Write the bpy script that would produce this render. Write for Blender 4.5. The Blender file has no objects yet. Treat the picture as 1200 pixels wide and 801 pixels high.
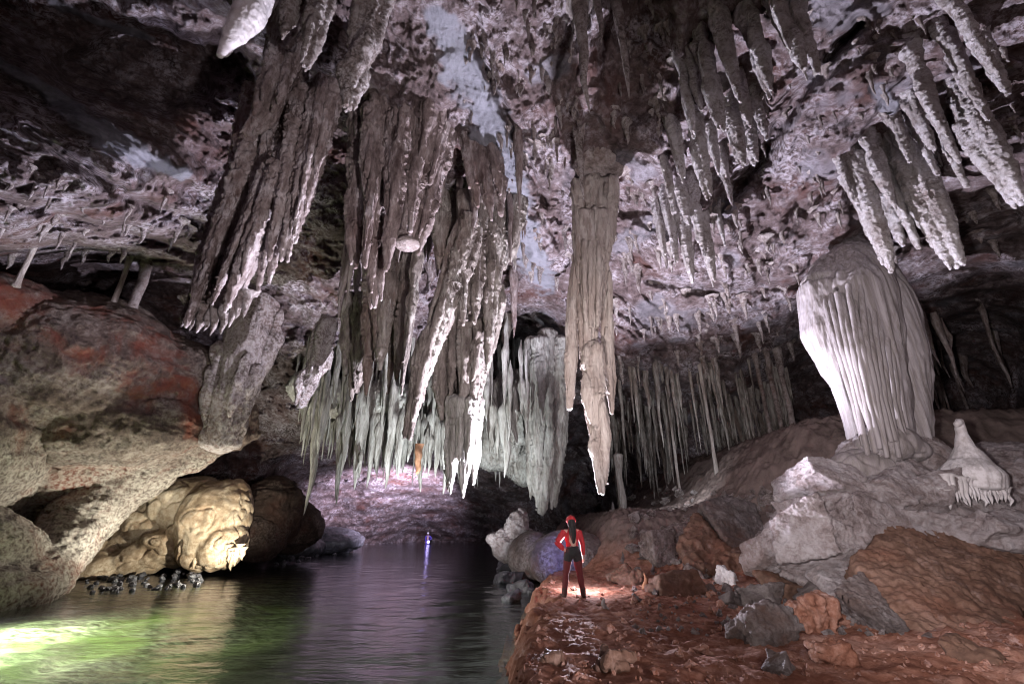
import bpy, math, random
import numpy as np
from mathutils import Vector, Euler
from mathutils.bvhtree import BVHTree
from mathutils.kdtree import KDTree
random.seed(7)
rng = np.random.default_rng(7)
PI = math.pi
SC = bpy.context.scene
COL = SC.collection

# ------------------------------------------------------------------ camera
CAM = np.array((0.0, 0.0, 2.1)); PITCH = math.radians(21.5); F = 533.3
cp, sp = math.cos(PITCH), math.sin(PITCH)
cd = bpy.data.cameras.new('camera'); cd.lens = 16; cd.sensor_width = 36; cd.clip_start = 0.05; cd.clip_end = 500
co = bpy.data.objects.new('camera', cd); COL.objects.link(co)
co.location = CAM; co.rotation_euler = (math.radians(90) + PITCH, 0, 0)
SC.camera = co

# ------------------------------------------------------------------ world, exposure
W = bpy.data.worlds.new('World'); SC.world = W; W.use_nodes = True
bg = W.node_tree.nodes['Background']; bg.inputs['Color'].default_value = (0.05, 0.05, 0.07, 1); bg.inputs['Strength'].default_value = 0.0
SC.view_settings.view_transform = 'Standard'; SC.view_settings.look = 'None'
SC.view_settings.exposure = 0.0; SC.view_settings.gamma = 1.0
SC.cycles.use_denoising = True; SC.cycles.filter_width = 1.0; SC.cycles.denoising_prefilter = 'ACCURATE'
SC.cycles.max_bounces = 4; SC.cycles.diffuse_bounces = 2; SC.cycles.glossy_bounces = 3
SC.cycles.transparent_max_bounces = 8; SC.cycles.sample_clamp_indirect = 3.0
SC.cycles.caustics_reflective = False; SC.cycles.caustics_refractive = False

# ------------------------------------------------------------------ pixel <-> place
def ray(px, py):
    a = (px - 600) / F; b = (400.5 - py) / F
    return np.array((a, cp - b * sp, sp + b * cp))
def V(px, py, Y):                       # the point seen at a photograph pixel, Y metres in front of the camera
    r = ray(px, py); return CAM + r * (Y / r[1])
def S(px, py, Y):                       # metres per photograph pixel there
    return Y / ray(px, py)[1] / F
def G(px, py, z=0.0):                   # the point at height z seen at a pixel
    r = ray(px, py); return CAM + r * ((z - CAM[2]) / r[2])
def pix(P):
    P = np.asarray(P, dtype=np.float64) - CAM
    d = P[..., 1] * cp + P[..., 2] * sp; u = -P[..., 1] * sp + P[..., 2] * cp
    d = np.where(np.abs(d) < 1e-4, 1e-4, d)
    return 600 + F * P[..., 0] / d, 400.5 - F * u / d, d

# ------------------------------------------------------------------ lamps in the cave, and added fill lights
def lamp(name, kind, loc, energy, color, target=None, size=0.08, angle=150, blend=0.6):
    l = bpy.data.lights.new(name, kind); l.energy = energy; l.color = color
    if kind in ('POINT', 'SPOT'): l.shadow_soft_size = size
    if kind == 'SPOT': l.spot_size = math.radians(angle); l.spot_blend = blend
    o = bpy.data.objects.new(name, l); COL.objects.link(o); o.location = loc
    if target is not None:
        o.rotation_euler = (Vector(target) - Vector(loc)).to_track_quat('-Z', 'Y').to_euler()
    return o
lamp('flash_behind_person', 'SPOT', (1.55, 12.75, 1.15), 15000, (0.87, 0.84, 1.0), (0.4, 8.8, 9), 0.05, 150, 0.35)
lamp('tall_fill', 'SPOT', (-1.2, 4.0, 0.8), 3000, (1.0, 0.87, 0.84), (2.1, 11.0, 5.6), 0.06, 36, 0.9)  # added spot, brightens the front of the tall stalactite
lamp('mound_fill', 'SPOT', (0.6, 1.2, 2.4), 4000, (1.0, 0.92, 0.93), (9.3, 11.0, 4.2), 0.12, 62, 0.9)  # added fill from beside the camera for the mound's front
lamp('hollow_fill', 'SPOT', (7.0, 17.6, 3.6), 480, (0.85, 0.92, 1.0), (6.0, 26, 6.0), 0.06, 120, 0.8)  # added dim light to bring the back wall out of black
lamp('flash_on_ground', 'POINT', (1.75, 12.35, 1.0), 150, (0.95, 0.88, 1.0), None, 0.05)
lamp('blue_lamp', 'SPOT', (1.0, 12.9, 1.2), 800, (0.1, 0.12, 1.0), (1.55, 17.4, 1.0), 0.03, 26, 1.0)
lamp('camera_fill', 'POINT', (3.0, 0.6, 2.6), 390, (1.0, 0.88, 0.82), None, 0.4)
lamp('vault_fill', 'SPOT', (2.6, 1.5, 1.0), 4200, (1.0, 0.9, 0.93), (-0.9, 10.5, 6.6), 0.12, 84, 0.9)  # added front fill for the hanging masses
lamp('river_lamp', 'SPOT', (-9.8, 18.6, 0.35), 1500, (1.0, 0.95, 0.78), (-12.8, 18.6, 3.6), 0.05, 150, 0.5)
lamp('left_flash', 'SPOT', (-5.2, 14.5, 0.5), 4500, (0.78, 0.76, 1.0), (-9.8, 8.2, 9.0), 0.06, 66, 0.8)
lamp('shore_lamp', 'SPOT', (-12.0, 10.6, 1.3), 19000, (1.0, 0.98, 0.92), (-10.9, 10.9, -0.2), 0.05, 125, 1.0)
lamp('ledge_fill', 'SPOT', (-12.0, 16.4, 0.25), 1250, (1.0, 0.98, 0.84), (-13.6, 17.2, 4.4), 0.05, 125, 0.7)  # added under the lip to brighten the ledge's underside
lamp('purple_fill', 'SPOT', (-5.5, 24.0, 0.9), 1700, (0.86, 0.8, 1.0), (-10.0, 34, 6.0), 0.06, 75, 0.9)  # extra light, added to brighten the wall round the far slope
lamp('far_lamp', 'SPOT', (-5.5, 33.0, 2.2), 20000, (0.86, 0.76, 1.0), (-12.5, 42.5, 5.0), 0.08, 95, 1.0)
lamp('fringe_lamp', 'SPOT', (-3.0, 15.5, 0.5), 4400, (0.92, 0.97, 1.0), (-3.0, 22, 5.6), 0.06, 92, 0.8)

# ------------------------------------------------------------------ noise
_G = rng.normal(size=(4096, 3)).astype(np.float32); _G /= np.linalg.norm(_G, axis=1, keepdims=True)
def perlin(P, seed=0):
    P = np.asarray(P, dtype=np.float32); i = np.floor(P); f = P - i; i = i.astype(np.int64)
    u = f * f * f * (f * (f * 6 - 15) + 10)
    out = np.zeros(len(P), np.float32)
    for dx in (0, 1):
        wx = u[:, 0] if dx else 1 - u[:, 0]
        for dy in (0, 1):
            wy = wx * (u[:, 1] if dy else 1 - u[:, 1])
            for dz in (0, 1):
                w = wy * (u[:, 2] if dz else 1 - u[:, 2])
                h = ((i[:, 0] + dx) * 73856093 ^ (i[:, 1] + dy) * 19349663 ^ (i[:, 2] + dz) * 83492791 ^ (seed * 7919)) 
                h = (h ^ (h >> 13)) * 1274126177
                g = _G[(h ^ (h >> 16)) & 4095]
                out += w * (g[:, 0] * (f[:, 0] - dx) + g[:, 1] * (f[:, 1] - dy) + g[:, 2] * (f[:, 2] - dz))
    return out * 1.5
def fbm(P, octv=4, seed=0, gain=0.5, ridge=False):
    P = np.asarray(P, dtype=np.float32); a = 1.0; s = np.zeros(len(P), np.float32); t = 0
    for k in range(octv):
        n = perlin(P * (2.03 ** k) + 17.3 * k, seed + k)
        if ridge: n = 1 - 2 * np.abs(n)
        s += a * n; t += a; a *= gain
    return s / t
def sstep(a, b, x):
    t = np.clip((x - a) / (b - a), 0, 1); return t * t * (3 - 2 * t)

# ------------------------------------------------------------------ mesh making
def mesh_np(name, verts, quads, smooth=True, attrs=None):
    me = bpy.data.meshes.new(name); verts = np.asarray(verts, np.float32); quads = np.asarray(quads, np.int32)
    n = quads.shape[1]
    me.vertices.add(len(verts)); me.vertices.foreach_set('co', verts.ravel())
    me.loops.add(quads.size); me.loops.foreach_set('vertex_index', quads.ravel())
    me.polygons.add(len(quads)); me.polygons.foreach_set('loop_start', np.arange(0, quads.size, n, dtype=np.int32))
    me.update(calc_edges=True)
    me.polygons.foreach_set('use_smooth', np.full(len(me.polygons), smooth))
    for k, v in (attrs or {}).items():
        a = me.attributes.new(k, 'FLOAT', 'POINT'); a.data.foreach_set('value', np.asarray(v, np.float32))
    me.update(); return me
def link(name, me, mat, parent=None):
    o = bpy.data.objects.new(name, me); COL.objects.link(o)
    if mat and not me.materials: me.materials.append(mat)
    if parent: o.parent = parent; o.matrix_parent_inverse = parent.matrix_basis.inverted()
    return o
def tag(o, label=None, cat=None, group=None, kind=None):
    if label: o['label'] = label
    if cat: o['category'] = cat
    if group: o['group'] = group
    if kind: o['kind'] = kind
    return o
def thing(name, loc, label, cat, group=None):
    o = bpy.data.objects.new(name, None); COL.objects.link(o); o.location = tuple(float(v) for v in loc)
    o.empty_display_size = 0.2
    return tag(o, label, cat, group)
def normals_of(me):
    n = np.empty(len(me.vertices) * 3, np.float32); me.vertex_normals.foreach_get('vector', n); return n.reshape(-1, 3)
def coords_of(me):
    n = np.empty(len(me.vertices) * 3, np.float32); me.vertices.foreach_get('co', n); return n.reshape(-1, 3)
def grid_quads(nr, nc, wrap=False):
    r = np.arange(nr - 1)[:, None]; c = np.arange(nc if wrap else nc - 1)[None, :]
    c2 = (c + 1) % nc
    return np.stack([r * nc + c, r * nc + c2, (r + 1) * nc + c2, (r + 1) * nc + c], -1).reshape(-1, 4)
STN = []
def tube_arrays(pts, seg=14, cap=True):
    """tapered tube through (x, y, z, r) stations, closed at both ends"""
    pts = np.asarray(pts, np.float64); c = pts[:, :3]; r = pts[:, 3]; STN.append(pts)
    d = np.gradient(c, axis=0); d /= np.linalg.norm(d, axis=1, keepdims=True) + 1e-9
    ref = np.where(np.abs(d[:, 2:3]) > 0.8, np.array([[1.0, 0, 0]]), np.array([[0, 0, 1.0]]))
    a = np.cross(d, ref); a /= np.linalg.norm(a, axis=1, keepdims=True) + 1e-9; b = np.cross(d, a)
    th = np.linspace(0, 2 * PI, seg, endpoint=False)
    v = c[:, None] + r[:, None, None] * (a[:, None] * np.cos(th)[None, :, None] + b[:, None] * np.sin(th)[None, :, None])
    v = v.reshape(-1, 3); q = grid_quads(len(pts), seg, True).tolist()
    n = len(v); e0 = c[0] - d[0] * r[0] * .5; e1 = c[-1] + d[-1] * r[-1] * .5
    v = np.vstack([v, e0, e1])
    for k in range(seg):
        q.append([n, (k + 1) % seg, k]); o = (len(pts) - 1) * seg; q.append([n + 1, o + k, o + (k + 1) % seg])
    return v, q
def ell_arrays(c, r, rot=(0, 0, 0), seg=16, rings=10):
    th = np.linspace(0, PI, rings + 1); ph = np.linspace(0, 2 * PI, seg, endpoint=False)
    M = np.array(Euler(rot).to_matrix())
    v = np.stack([np.sin(th)[:, None] * np.cos(ph), np.sin(th)[:, None] * np.sin(ph), np.cos(th)[:, None] * np.ones(seg)], -1).reshape(-1, 3)
    return (v * np.asarray(r)) @ M.T + np.asarray(c), grid_quads(rings + 1, seg, True).tolist()
def box_arrays(c, h, rot=(0, 0, 0), skew=0.12, seed=0):
    r_ = np.random.default_rng(seed); M = np.array(Euler(rot).to_matrix())
    v = np.array([(x, y, z) for x in (-1, 1) for y in (-1, 1) for z in (-1, 1)], float)
    v += r_.uniform(-skew, skew, v.shape) * 2
    q = [[0, 1, 3, 2], [4, 6, 7, 5], [0, 4, 5, 1], [2, 3, 7, 6], [0, 2, 6, 4], [1, 5, 7, 3]]
    return (v * np.asarray(h)) @ M.T + np.asarray(c), q
def ptube(st, seg=14):                  # stations given as (px, py, Y, half width in px)
    out = []
    for px, py, Y, w in st:
        p = V(px, py, Y); out.append((*p, max(0.012, w * S(px, py, Y))))
    # densify
    out = np.array(out); k = np.linspace(0, len(out) - 1, (len(out) - 1) * 6 + 1); i = np.arange(len(out))
    return tube_arrays(np.stack([np.interp(k, i, out[:, j]) for j in range(4)], 1), seg)

def bundle(st, n, seed, wf=.32, tail=.5):
    """a dripstone trunk with n strands running down its sides and ending in free tips"""
    r_ = np.random.default_rng(seed); o = np.array([(*V(a, b, Y), max(.012, w * S(a, b, Y))) for a, b, Y, w in st])
    k = np.linspace(0, len(o) - 1, (len(o) - 1) * 6 + 1); o = np.stack([np.interp(k, np.arange(len(o)), o[:, c]) for c in range(4)], 1)
    o[:, 3] *= .85; core = o.copy(); core[:, 3] *= .7; core[:, 3] = np.maximum(core[:, 3], .012); out = [tube_arrays(core, 14)]; m = len(o); rm = o[:, 3].max()
    for _ in range(n):
        th = r_.uniform(0, 2 * PI); a = int(r_.uniform(0, .6) * m); b = int(min(m - 1, a + r_.uniform(.3, .6) * m)); 
        if b - a < 4: continue
        q = o[a:b + 1].copy(); tt = np.linspace(0, 1, len(q)); off = np.maximum(q[:, 3] * r_.uniform(.7, .95), .25 * rm * tt)
        off = np.where(tt > .55, np.maximum(off, off[int(.55 * len(q))] * .9), off)
        q[:, 0] += off * math.cos(th); q[:, 1] += off * math.sin(th)
        q[:, 3] = np.maximum(rm * wf * r_.uniform(.55, 1.2) * (np.sin(np.clip(tt * 6, 0, PI / 2)) * .9 + .1) * (1 - tt ** 2.2 * .9), .014)
        out.append(tube_arrays(q, 9))
    return out
def fan(t0, t1, b0, b1, Y, n, w, short=.4, dj=.25, seed=0):
    """a curtain of side-by-side strands between a top line and a ragged bottom line (photograph pixels)"""
    r_ = np.random.default_rng(seed); out = []
    for k in range(n):
        u = min(1, max(0, (k + .5 + r_.uniform(-.35, .35)) / n)); a = np.array(t0) * (1 - u) + np.array(t1) * u; b = np.array(b0) * (1 - u) + np.array(b1) * u
        b = a + (b - a) * (1 - short * r_.random() ** 1.6); y = Y + r_.uniform(-dj, dj); ww = w * r_.uniform(.65, 1.35)
        out += [ptube([(*(a * (1 - f) + b * f), y, ww * q) for f, q in ((0, 1.25), (.3, 1.05), (.6, .95), (.85, .6), (1, .14))], 9)]
        m_ = a * .45 + b * .55; e = m_ + (b - a) * r_.uniform(.15, .35) + (r_.uniform(-w, w) * .7, 0); out.append(ptube([(*(a * .75 + b * .25), y - .1, ww * .35), (*m_, y - .12, ww * .5), (*e, y - .14, ww * .1)], 8))
    return out
def sculpt(name, prims, voxel, mat, parent=None, style='rock', amp=1.0, seed=0, smooth=2):
    """fuse overlapping solids into one skin, then weather it"""
    vs, fs, off = [], [], 0
    for v, q in prims:
        vs.append(v); fs += [[i + off for i in f] for f in q]; off += len(v)
    m0 = bpy.data.meshes.new(name); m0.from_pydata(np.vstack(vs).tolist(), [], fs); m0.update()
    o0 = bpy.data.objects.new(name, m0); COL.objects.link(o0)
    md = o0.modifiers.new('r', 'REMESH'); md.mode = 'VOXEL'; md.voxel_size = voxel; md.use_smooth_shade = True
    if smooth:
        ms = o0.modifiers.new('s', 'SMOOTH'); ms.factor = 0.5; ms.iterations = smooth
    dg = bpy.context.evaluated_depsgraph_get()
    me = bpy.data.meshes.new_from_object(o0.evaluated_get(dg))
    bpy.data.objects.remove(o0); bpy.data.meshes.remove(m0)
    me.name = name
    P = coords_of(me); N = normals_of(me)
    D, crust = weather(P, N, style, amp, seed, voxel)
    if STN and style in ('drip', 'coral', 'knob') and amp > .2:
        st_ = np.vstack(STN); kd = KDTree(len(st_))
        for k_, p_ in enumerate(st_[:, :3].tolist()): kd.insert(p_, k_)
        kd.balance(); ix = np.array([kd.find(p_)[1] for p_ in P[::3].tolist()]); rr_ = np.repeat(st_[ix, 3], 3)[:len(P)]
        D = D * np.clip(rr_ / .17, .5 if style == 'knob' else .34, 1.0)
    STN.clear()
    P2 = P + N * D[:, None]
    me.vertices.foreach_set('co', P2.astype(np.float32).ravel())
    at = me.attributes.new('crust', 'FLOAT', 'POINT'); at.data.foreach_set('value', crust.astype(np.float32))
    me.polygons.foreach_set('use_smooth', np.full(len(me.polygons), True))
    me.materials.clear(); me.update()
    return link(name, me, mat, parent)

def weather(P, N, style, amp, seed, voxel=0.04):
    st = np.array((1, 1, 0.22), np.float32)
    if style == 'drip':                  # hanging dripstone: long vertical ribs, scaly
        rib = fbm(P * st * 3.4, 3, seed, ridge=True); fine = fbm(P * st * 10, 3, seed + 9, ridge=True)
        lump = fbm(P * (1.6, 1.6, 1.0), 3, seed + 4)
        kn = fbm(P * 11, 3, seed + 13, .6); D = 0.17 * rib + 0.09 * fine + 0.08 * lump + 0.035 * kn
        crust = sstep(0.0, 0.45, fbm(P * (1.6, 1.6, .7), 4, seed + 20))
    elif style == 'coral':               # crusted all over with coralloid knobs
        rib = fbm(P * st * 2.2, 3, seed, ridge=True); kn = fbm(P * 7.0, 3, seed + 3, .6, True); lump = fbm(P * 1.7, 3, seed + 4)
        D = 0.14 * rib + 0.10 * kn + 0.12 * lump + .05 * fbm(P * 15, 2, seed + 33, .6)
        crust = sstep(-0.15, 0.4, fbm(P * 1.5, 4, seed + 20) + 0.5 * kn * 0.5)
    elif style == 'flow':                # smooth calcite sheet with narrow flutes
        fl = fbm(P * (3.2, 3.2, 0.12), 3, seed, .55, True); lump = fbm(P * .9, 2, seed + 4)
        D = 0.10 * fl + 0.10 * lump + 0.012 * fbm(P * 10, 2, seed + 2)
        crust = sstep(-0.3, 0.5, fl)
    elif style == 'bulb':                # rounded, wrinkled flowstone cushions
        n = fbm(P * 0.8, 3, seed); wr = fbm(P * (4, 4, 2.2), 3, seed + 3)
        cell = np.abs(fbm(P * 1.1, 2, seed + 6))
        D = 0.24 * n - 0.09 * np.exp(-(cell / 0.05) ** 2) + 0.022 * wr
        crust = sstep(-0.2, 0.4, fbm(P * 1.2, 3, seed + 8))
    elif style == 'slab':                # broken block with planar faces
        D = 0.09 * fbm(P * 2.0, 4, seed, .55) + 0.05 * fbm(P * 6, 4, seed + 5, .6, True)
        crust = sstep(0.0, 0.5, fbm(P * 1.8, 4, seed + 20))
    elif style == 'ledge':
        big = fbm(P * .4, 3, seed + 5); bed = fbm(P @ np.array(Euler((.1, .55, 0)).to_matrix()).astype(np.float32) * (.3, .35, 1.5), 4, seed, .55)
        te = np.floor(bed * 5) / 5 + sstep(.5, 1, (bed * 5) % 1) / 5
        D = .35 * big + .22 * te + .1 * fbm(P * 1.8, 4, seed + 7, .5, True) + .05 * fbm(P * 6, 3, seed + 11, .6)
        crust = sstep(-.15, .45, fbm(P * .7, 4, seed + 20)) * .35 + .75 * sstep(5.0, 3.6, P[:, 2] + .9 * fbm(P * .8, 4, seed + 23) - .1 * (P[:, 1] - 17))  # pale limestone low down, also painting in the lip's lamplit brightness
    elif style == 'crag2':
        D, crust = weather(P * 2.4, N, 'crag', .4, seed)
    elif style == 'knob':
        D = .1 * fbm(P * (4, 4, 2), 3, seed, .6, True) + .11 * fbm(P * 8, 3, seed + 3, .65) + .05 * fbm(P * 18, 2, seed + 6)
        crust = sstep(-.2, .35, fbm(P * 1.5, 4, seed + 20))
    elif style == 'crag':                # bedded, broken, deeply pitted
        big = fbm(P * .45, 3, seed + 5); bed = fbm(P @ np.array(Euler((.1, .45, 0)).to_matrix()).astype(np.float32) * (.35, .4, 1.8), 4, seed, .6); te = np.floor(bed * 6) / 6 + sstep(.6, 1, (bed * 6) % 1) / 6
        rg = fbm(P * 1.6, 4, seed + 7, .6, True); kn = fbm(P * 5, 4, seed + 11, .65)
        D = .35 * big + .5 * te + .22 * rg + .13 * kn
        crust = sstep(-.1, .35, fbm(P * .9, 4, seed + 20) + .35 * kn)
    else:                                # bedrock: bedding, blocks, knobs
        bed = fbm(P * (0.35, 0.35, 1.9), 4, seed, .55); big = fbm(P * .5, 3, seed + 5)
        rg = fbm(P * 2.2, 4, seed + 7, .55, True); kn = fbm(P * 7, 3, seed + 11, .6)
        D = 0.32 * big + 0.28 * bed + 0.15 * rg + 0.06 * kn
        crust = sstep(-0.1, 0.4, fbm(P * 1.0, 4, seed + 20) + 0.3 * kn)
    return D * amp, crust

def stal_arrays(L, r0, seed, seg=14, rings=28, flare=0.6, pw=0.9, knob=0.18, flute=0.25, blunt=0.12, asp=1.0, wall=0.0):
    """one stalactite hanging down from the origin"""
    t = np.linspace(-0.06, 1, rings); th = np.linspace(0, 2 * PI, seg, endpoint=False)
    T, A = np.meshgrid(t, th, indexing='ij'); tt = np.clip(T, 0, 1)
    r = r0 * ((1 - tt) ** pw * (1 - blunt) + blunt * np.sqrt(np.clip(1 - tt ** 8, 0, 1)) + flare * np.exp(-np.clip(T, -.06, 1) * 14))
    z = -T * L; Q = np.stack([np.cos(A) * 1.3, np.sin(A) * 1.3, z * 0.35 / max(r0, .05) * .25 + seed * 3.1], -1).reshape(-1, 3)
    fl = fbm(Q, 3, seed, .55, True).reshape(T.shape)
    Q2 = np.stack([np.cos(A) * r0 * 6, np.sin(A) * r0 * 6, z * 3.0 + seed * 1.7], -1).reshape(-1, 3)
    kn = fbm(Q2, 3, seed + 5, .6).reshape(T.shape)
    r = r * (1 + flute * fl + knob * kn * 2.0 * (0.4 + tt))
    if wall: r = r * (0.12 + .88 * sstep(-.06, wall, T))
    bx = 0.35 * r0 * perlin(np.stack([t * 2.2, t * 0 + seed, t * 0], -1), 3)[:, None]; by = 0.35 * r0 * perlin(np.stack([t * 2.2, t * 0 + seed, t * 0 + 5], -1), 4)[:, None]
    x = np.cos(A) * r + bx * 2; y = np.sin(A) * r * asp + by * 2
    x[-1] = x[-1].mean(); y[-1] = y[-1].mean()
    v = np.stack([x, y, z], -1).reshape(-1, 3)
    q = grid_quads(rings, seg, True)[:, ::-1]
    cr = sstep(-0.2, 0.5, fbm(Q2 * .35, 3, seed + 8)).reshape(-1) * .7 + .3 * sstep(.45, 1, tt).reshape(-1)
    return v, q, cr

# ------------------------------------------------------------------ materials
def N_(nt, t, **kw):
    n = nt.nodes.new(t)
    for k, v in kw.items():
        if k in n.inputs: n.inputs[k].default_value = v
        else: setattr(n, k, v)
    return n
def rock_mat(name, dark, mid, pale, red, crust=(0.6, 0.56, 0.58), crust_amt=0.7, red_amt=0.5, scale=1.0, stretch=(1, 1, 1), bump=0.5,
             bdist=0.05, rough=0.75, lo=0.38, hi=0.66, fine=9.0, spec=0.3, patch=None, micro=.45, cr=(.42, .6)):
    m = bpy.data.materials.new(name); m.use_nodes = True; nt = m.node_tree; L = nt.links.new
    b = nt.nodes['Principled BSDF']; b.inputs['Roughness'].default_value = rough; b.inputs['Specular IOR Level'].default_value = spec
    geo = N_(nt, 'ShaderNodeNewGeometry'); mp = N_(nt, 'ShaderNodeMapping'); mp.inputs['Scale'].default_value = stretch
    L(geo.outputs['Position'], mp.inputs['Vector'])
    def noise(s, det, ro, w=None, dist=0.0):
        n = N_(nt, 'ShaderNodeTexNoise'); n.inputs['Scale'].default_value = s; n.inputs['Detail'].default_value = det
        n.inputs['Roughness'].default_value = ro; n.inputs['Distortion'].default_value = dist
        L(mp.outputs['Vector'], n.inputs['Vector']); return n
    n1 = noise(0.9 * scale, 9, 0.68, dist=0.4); n2 = noise(4.5 * scale, 8, 0.75); n3 = noise(0.45 * scale, 6, 0.65, dist=0.6); n4 = noise(fine * scale, 6, 0.7)
    rp = N_(nt, 'ShaderNodeValToRGB'); e = rp.color_ramp.elements
    e[0].position = lo; e[0].color = (*dark, 1); e[1].position = hi; e[1].color = (*pale, 1)
    k = rp.color_ramp.elements.new((lo + hi) / 2); k.color = (*mid, 1)
    ad = N_(nt, 'ShaderNodeMath', operation='MULTIPLY_ADD'); L(n2.outputs['Fac'], ad.inputs[0]); ad.inputs[1].default_value = 0.55
    m1 = N_(nt, 'ShaderNodeMath', operation='MULTIPLY'); L(n1.outputs['Fac'], m1.inputs[0]); m1.inputs[1].default_value = 0.5
    L(m1.outputs[0], ad.inputs[2]); L(ad.outputs[0], rp.inputs['Fac'])
    def mix(fac, a, bcol):
        mx = N_(nt, 'ShaderNodeMix', data_type='RGBA'); 
        L(fac, mx.inputs['Factor']); 
        if isinstance(a, tuple): mx.inputs['A'].default_value = (*a, 1)
        else: L(a, mx.inputs['A'])
        if isinstance(bcol, tuple): mx.inputs['B'].default_value = (*bcol, 1)
        else: L(bcol, mx.inputs['B'])
        return mx.outputs['Result']
    def ramp(src, p0, p1, amt):
        mr = N_(nt, 'ShaderNodeMapRange', interpolation_type='SMOOTHSTEP'); L(src, mr.inputs['Value'])
        mr.inputs['From Min'].default_value = p0; mr.inputs['From Max'].default_value = p1; mr.inputs['To Max'].default_value = amt
        return mr.outputs['Result']
    c = mix(ramp(n3.outputs['Fac'], 0.5, 0.68, red_amt), rp.outputs['Color'], red)
    at = N_(nt, 'ShaderNodeAttribute', attribute_name='crust')
    mul = N_(nt, 'ShaderNodeMath', operation='MULTIPLY'); L(at.outputs['Fac'], mul.inputs[0]); L(ramp(n4.outputs['Fac'], cr[0], cr[1], crust_amt), mul.inputs[1])
    c = mix(mul.outputs[0], c, crust)
    if patch:
        pa = N_(nt, 'ShaderNodeAttribute', attribute_name='patch'); pc = mix(ramp(n1.outputs['Fac'], .35, .62, 1.0), mix(ramp(n2.outputs['Fac'], .4, .6, 1.0), tuple(v * .45 for v in patch), tuple(v * .7 for v in patch)), patch)
        c = mix(pa.outputs['Fac'], c, pc)
    L(c, b.inputs['Base Color'])
    bm = N_(nt, 'ShaderNodeBump'); bm.inputs['Strength'].default_value = bump; bm.inputs['Distance'].default_value = bdist
    s2 = N_(nt, 'ShaderNodeMath', operation='MULTIPLY_ADD'); L(n4.outputs['Fac'], s2.inputs[0]); s2.inputs[1].default_value = 0.8; L(n2.outputs['Fac'], s2.inputs[2])
    n5 = noise(28, 4, .7); s3 = N_(nt, 'ShaderNodeMath', operation='MULTIPLY_ADD'); L(n5.outputs['Fac'], s3.inputs[0]); s3.inputs[1].default_value = micro; L(s2.outputs[0], s3.inputs[2])
    L(s3.outputs[0], bm.inputs['Height']); L(bm.outputs['Normal'], b.inputs['Normal'])
    return m
M = {}
M['vault'] = rock_mat('vault_rock', (0.045, 0.028, 0.026), (0.17, 0.125, 0.125), (0.44, 0.4, 0.43), (0.1, 0.036, 0.026), crust=(0.6, 0.56, 0.62), crust_amt=.8,
                      red_amt=.8, scale=.8, bump=1.0, bdist=.1, lo=.41, hi=.68, patch=(0.29, 0.29, 0.335))
M['brown'] = rock_mat('brown_dripstone', (0.09, 0.06, 0.055), (0.29, 0.23, 0.22), (0.53, 0.46, 0.455), (0.17, 0.07, 0.05), crust=(0.7, 0.64, 0.66), crust_amt=.9,
                      red_amt=.5, stretch=(1, 1, .35), bump=1.0, bdist=.1, lo=.42, hi=.64)
M['brown2'] = rock_mat('grey_brown_dripstone', (0.09, 0.07, 0.062), (0.29, 0.25, 0.225), (0.54, 0.5, 0.46), (0.16, 0.075, 0.05), crust=(0.6, 0.58, 0.54), crust_amt=.75,
                      red_amt=.45, stretch=(1, 1, .3), bump=1.0, bdist=.1, lo=.42, hi=.64)
M['pale'] = rock_mat('pale_dripstone', (0.2, 0.16, 0.14), (0.4, 0.34, 0.31), (0.62, 0.57, 0.53), (0.26, 0.15, 0.11), crust=(0.7, 0.66, 0.64), crust_amt=.6,
                     red_amt=.4, stretch=(1, 1, .22), bump=1.0, bdist=.1, lo=.38, hi=.64)
M['green'] = rock_mat('greenish_white_dripstone', (0.15, 0.135, 0.12), (0.38, 0.365, 0.335), (0.64, 0.63, 0.6), (0.2, 0.14, 0.1), crust=(0.7, 0.72, 0.69), crust_amt=.6,
                      red_amt=.35, stretch=(1, 1, .2), bump=1.0, bdist=.1, lo=.4, hi=.62)
M['orange'] = rock_mat('orange_dripstone', (0.2, 0.085, 0.045), (0.3, 0.15, 0.085), (0.42, 0.24, 0.15), (0.4, 0.15, 0.07), crust_amt=.1, stretch=(1, 1, .3))
M['coral'] = rock_mat('coral_dripstone', (0.11, 0.085, 0.075), (0.32, 0.265, 0.25), (0.56, 0.51, 0.5), (0.14, 0.06, 0.04), crust=(0.66, 0.62, 0.63), crust_amt=.85,
                      red_amt=.35, scale=1.6, bump=1.0, bdist=.1, lo=.42, hi=.62)
M['coral2'] = rock_mat('white_crusted_dripstone', (0.2, 0.16, 0.15), (0.46, 0.41, 0.4), (0.66, 0.62, 0.63), (0.16, 0.07, 0.05), crust=(0.72, 0.68, 0.72), crust_amt=.9,
                      red_amt=.25, scale=1.8, bump=1.0, bdist=.1, lo=.4, hi=.6)
M['column'] = rock_mat('lilac_flowstone', (0.13, 0.11, 0.105), (0.25, 0.22, 0.215), (0.36, 0.325, 0.34), (0.17, 0.12, 0.1), crust=(0.42, 0.385, 0.41), crust_amt=.6,
                       red_amt=.3, stretch=(1.6, 1.6, .08), bump=.3, bdist=.03, lo=.36, hi=.64, rough=.6)
M['mound'] = rock_mat('mound_rock', (0.11, 0.08, 0.072), (0.29, 0.235, 0.22), (0.48, 0.42, 0.41), (0.18, 0.09, 0.065), crust=(0.55, 0.5, 0.5), crust_amt=.6,
                      red_amt=.5, bump=1.0, bdist=.1, lo=.42, hi=.62)
M['moundpale'] = rock_mat('pinkish_grey_rock', (0.16, 0.12, 0.115), (0.37, 0.31, 0.31), (0.56, 0.51, 0.53), (0.22, 0.12, 0.09), crust=(0.6, 0.56, 0.58), crust_amt=.5,
                      red_amt=.4, bump=1.0, bdist=.08, lo=.4, hi=.62)
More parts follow.
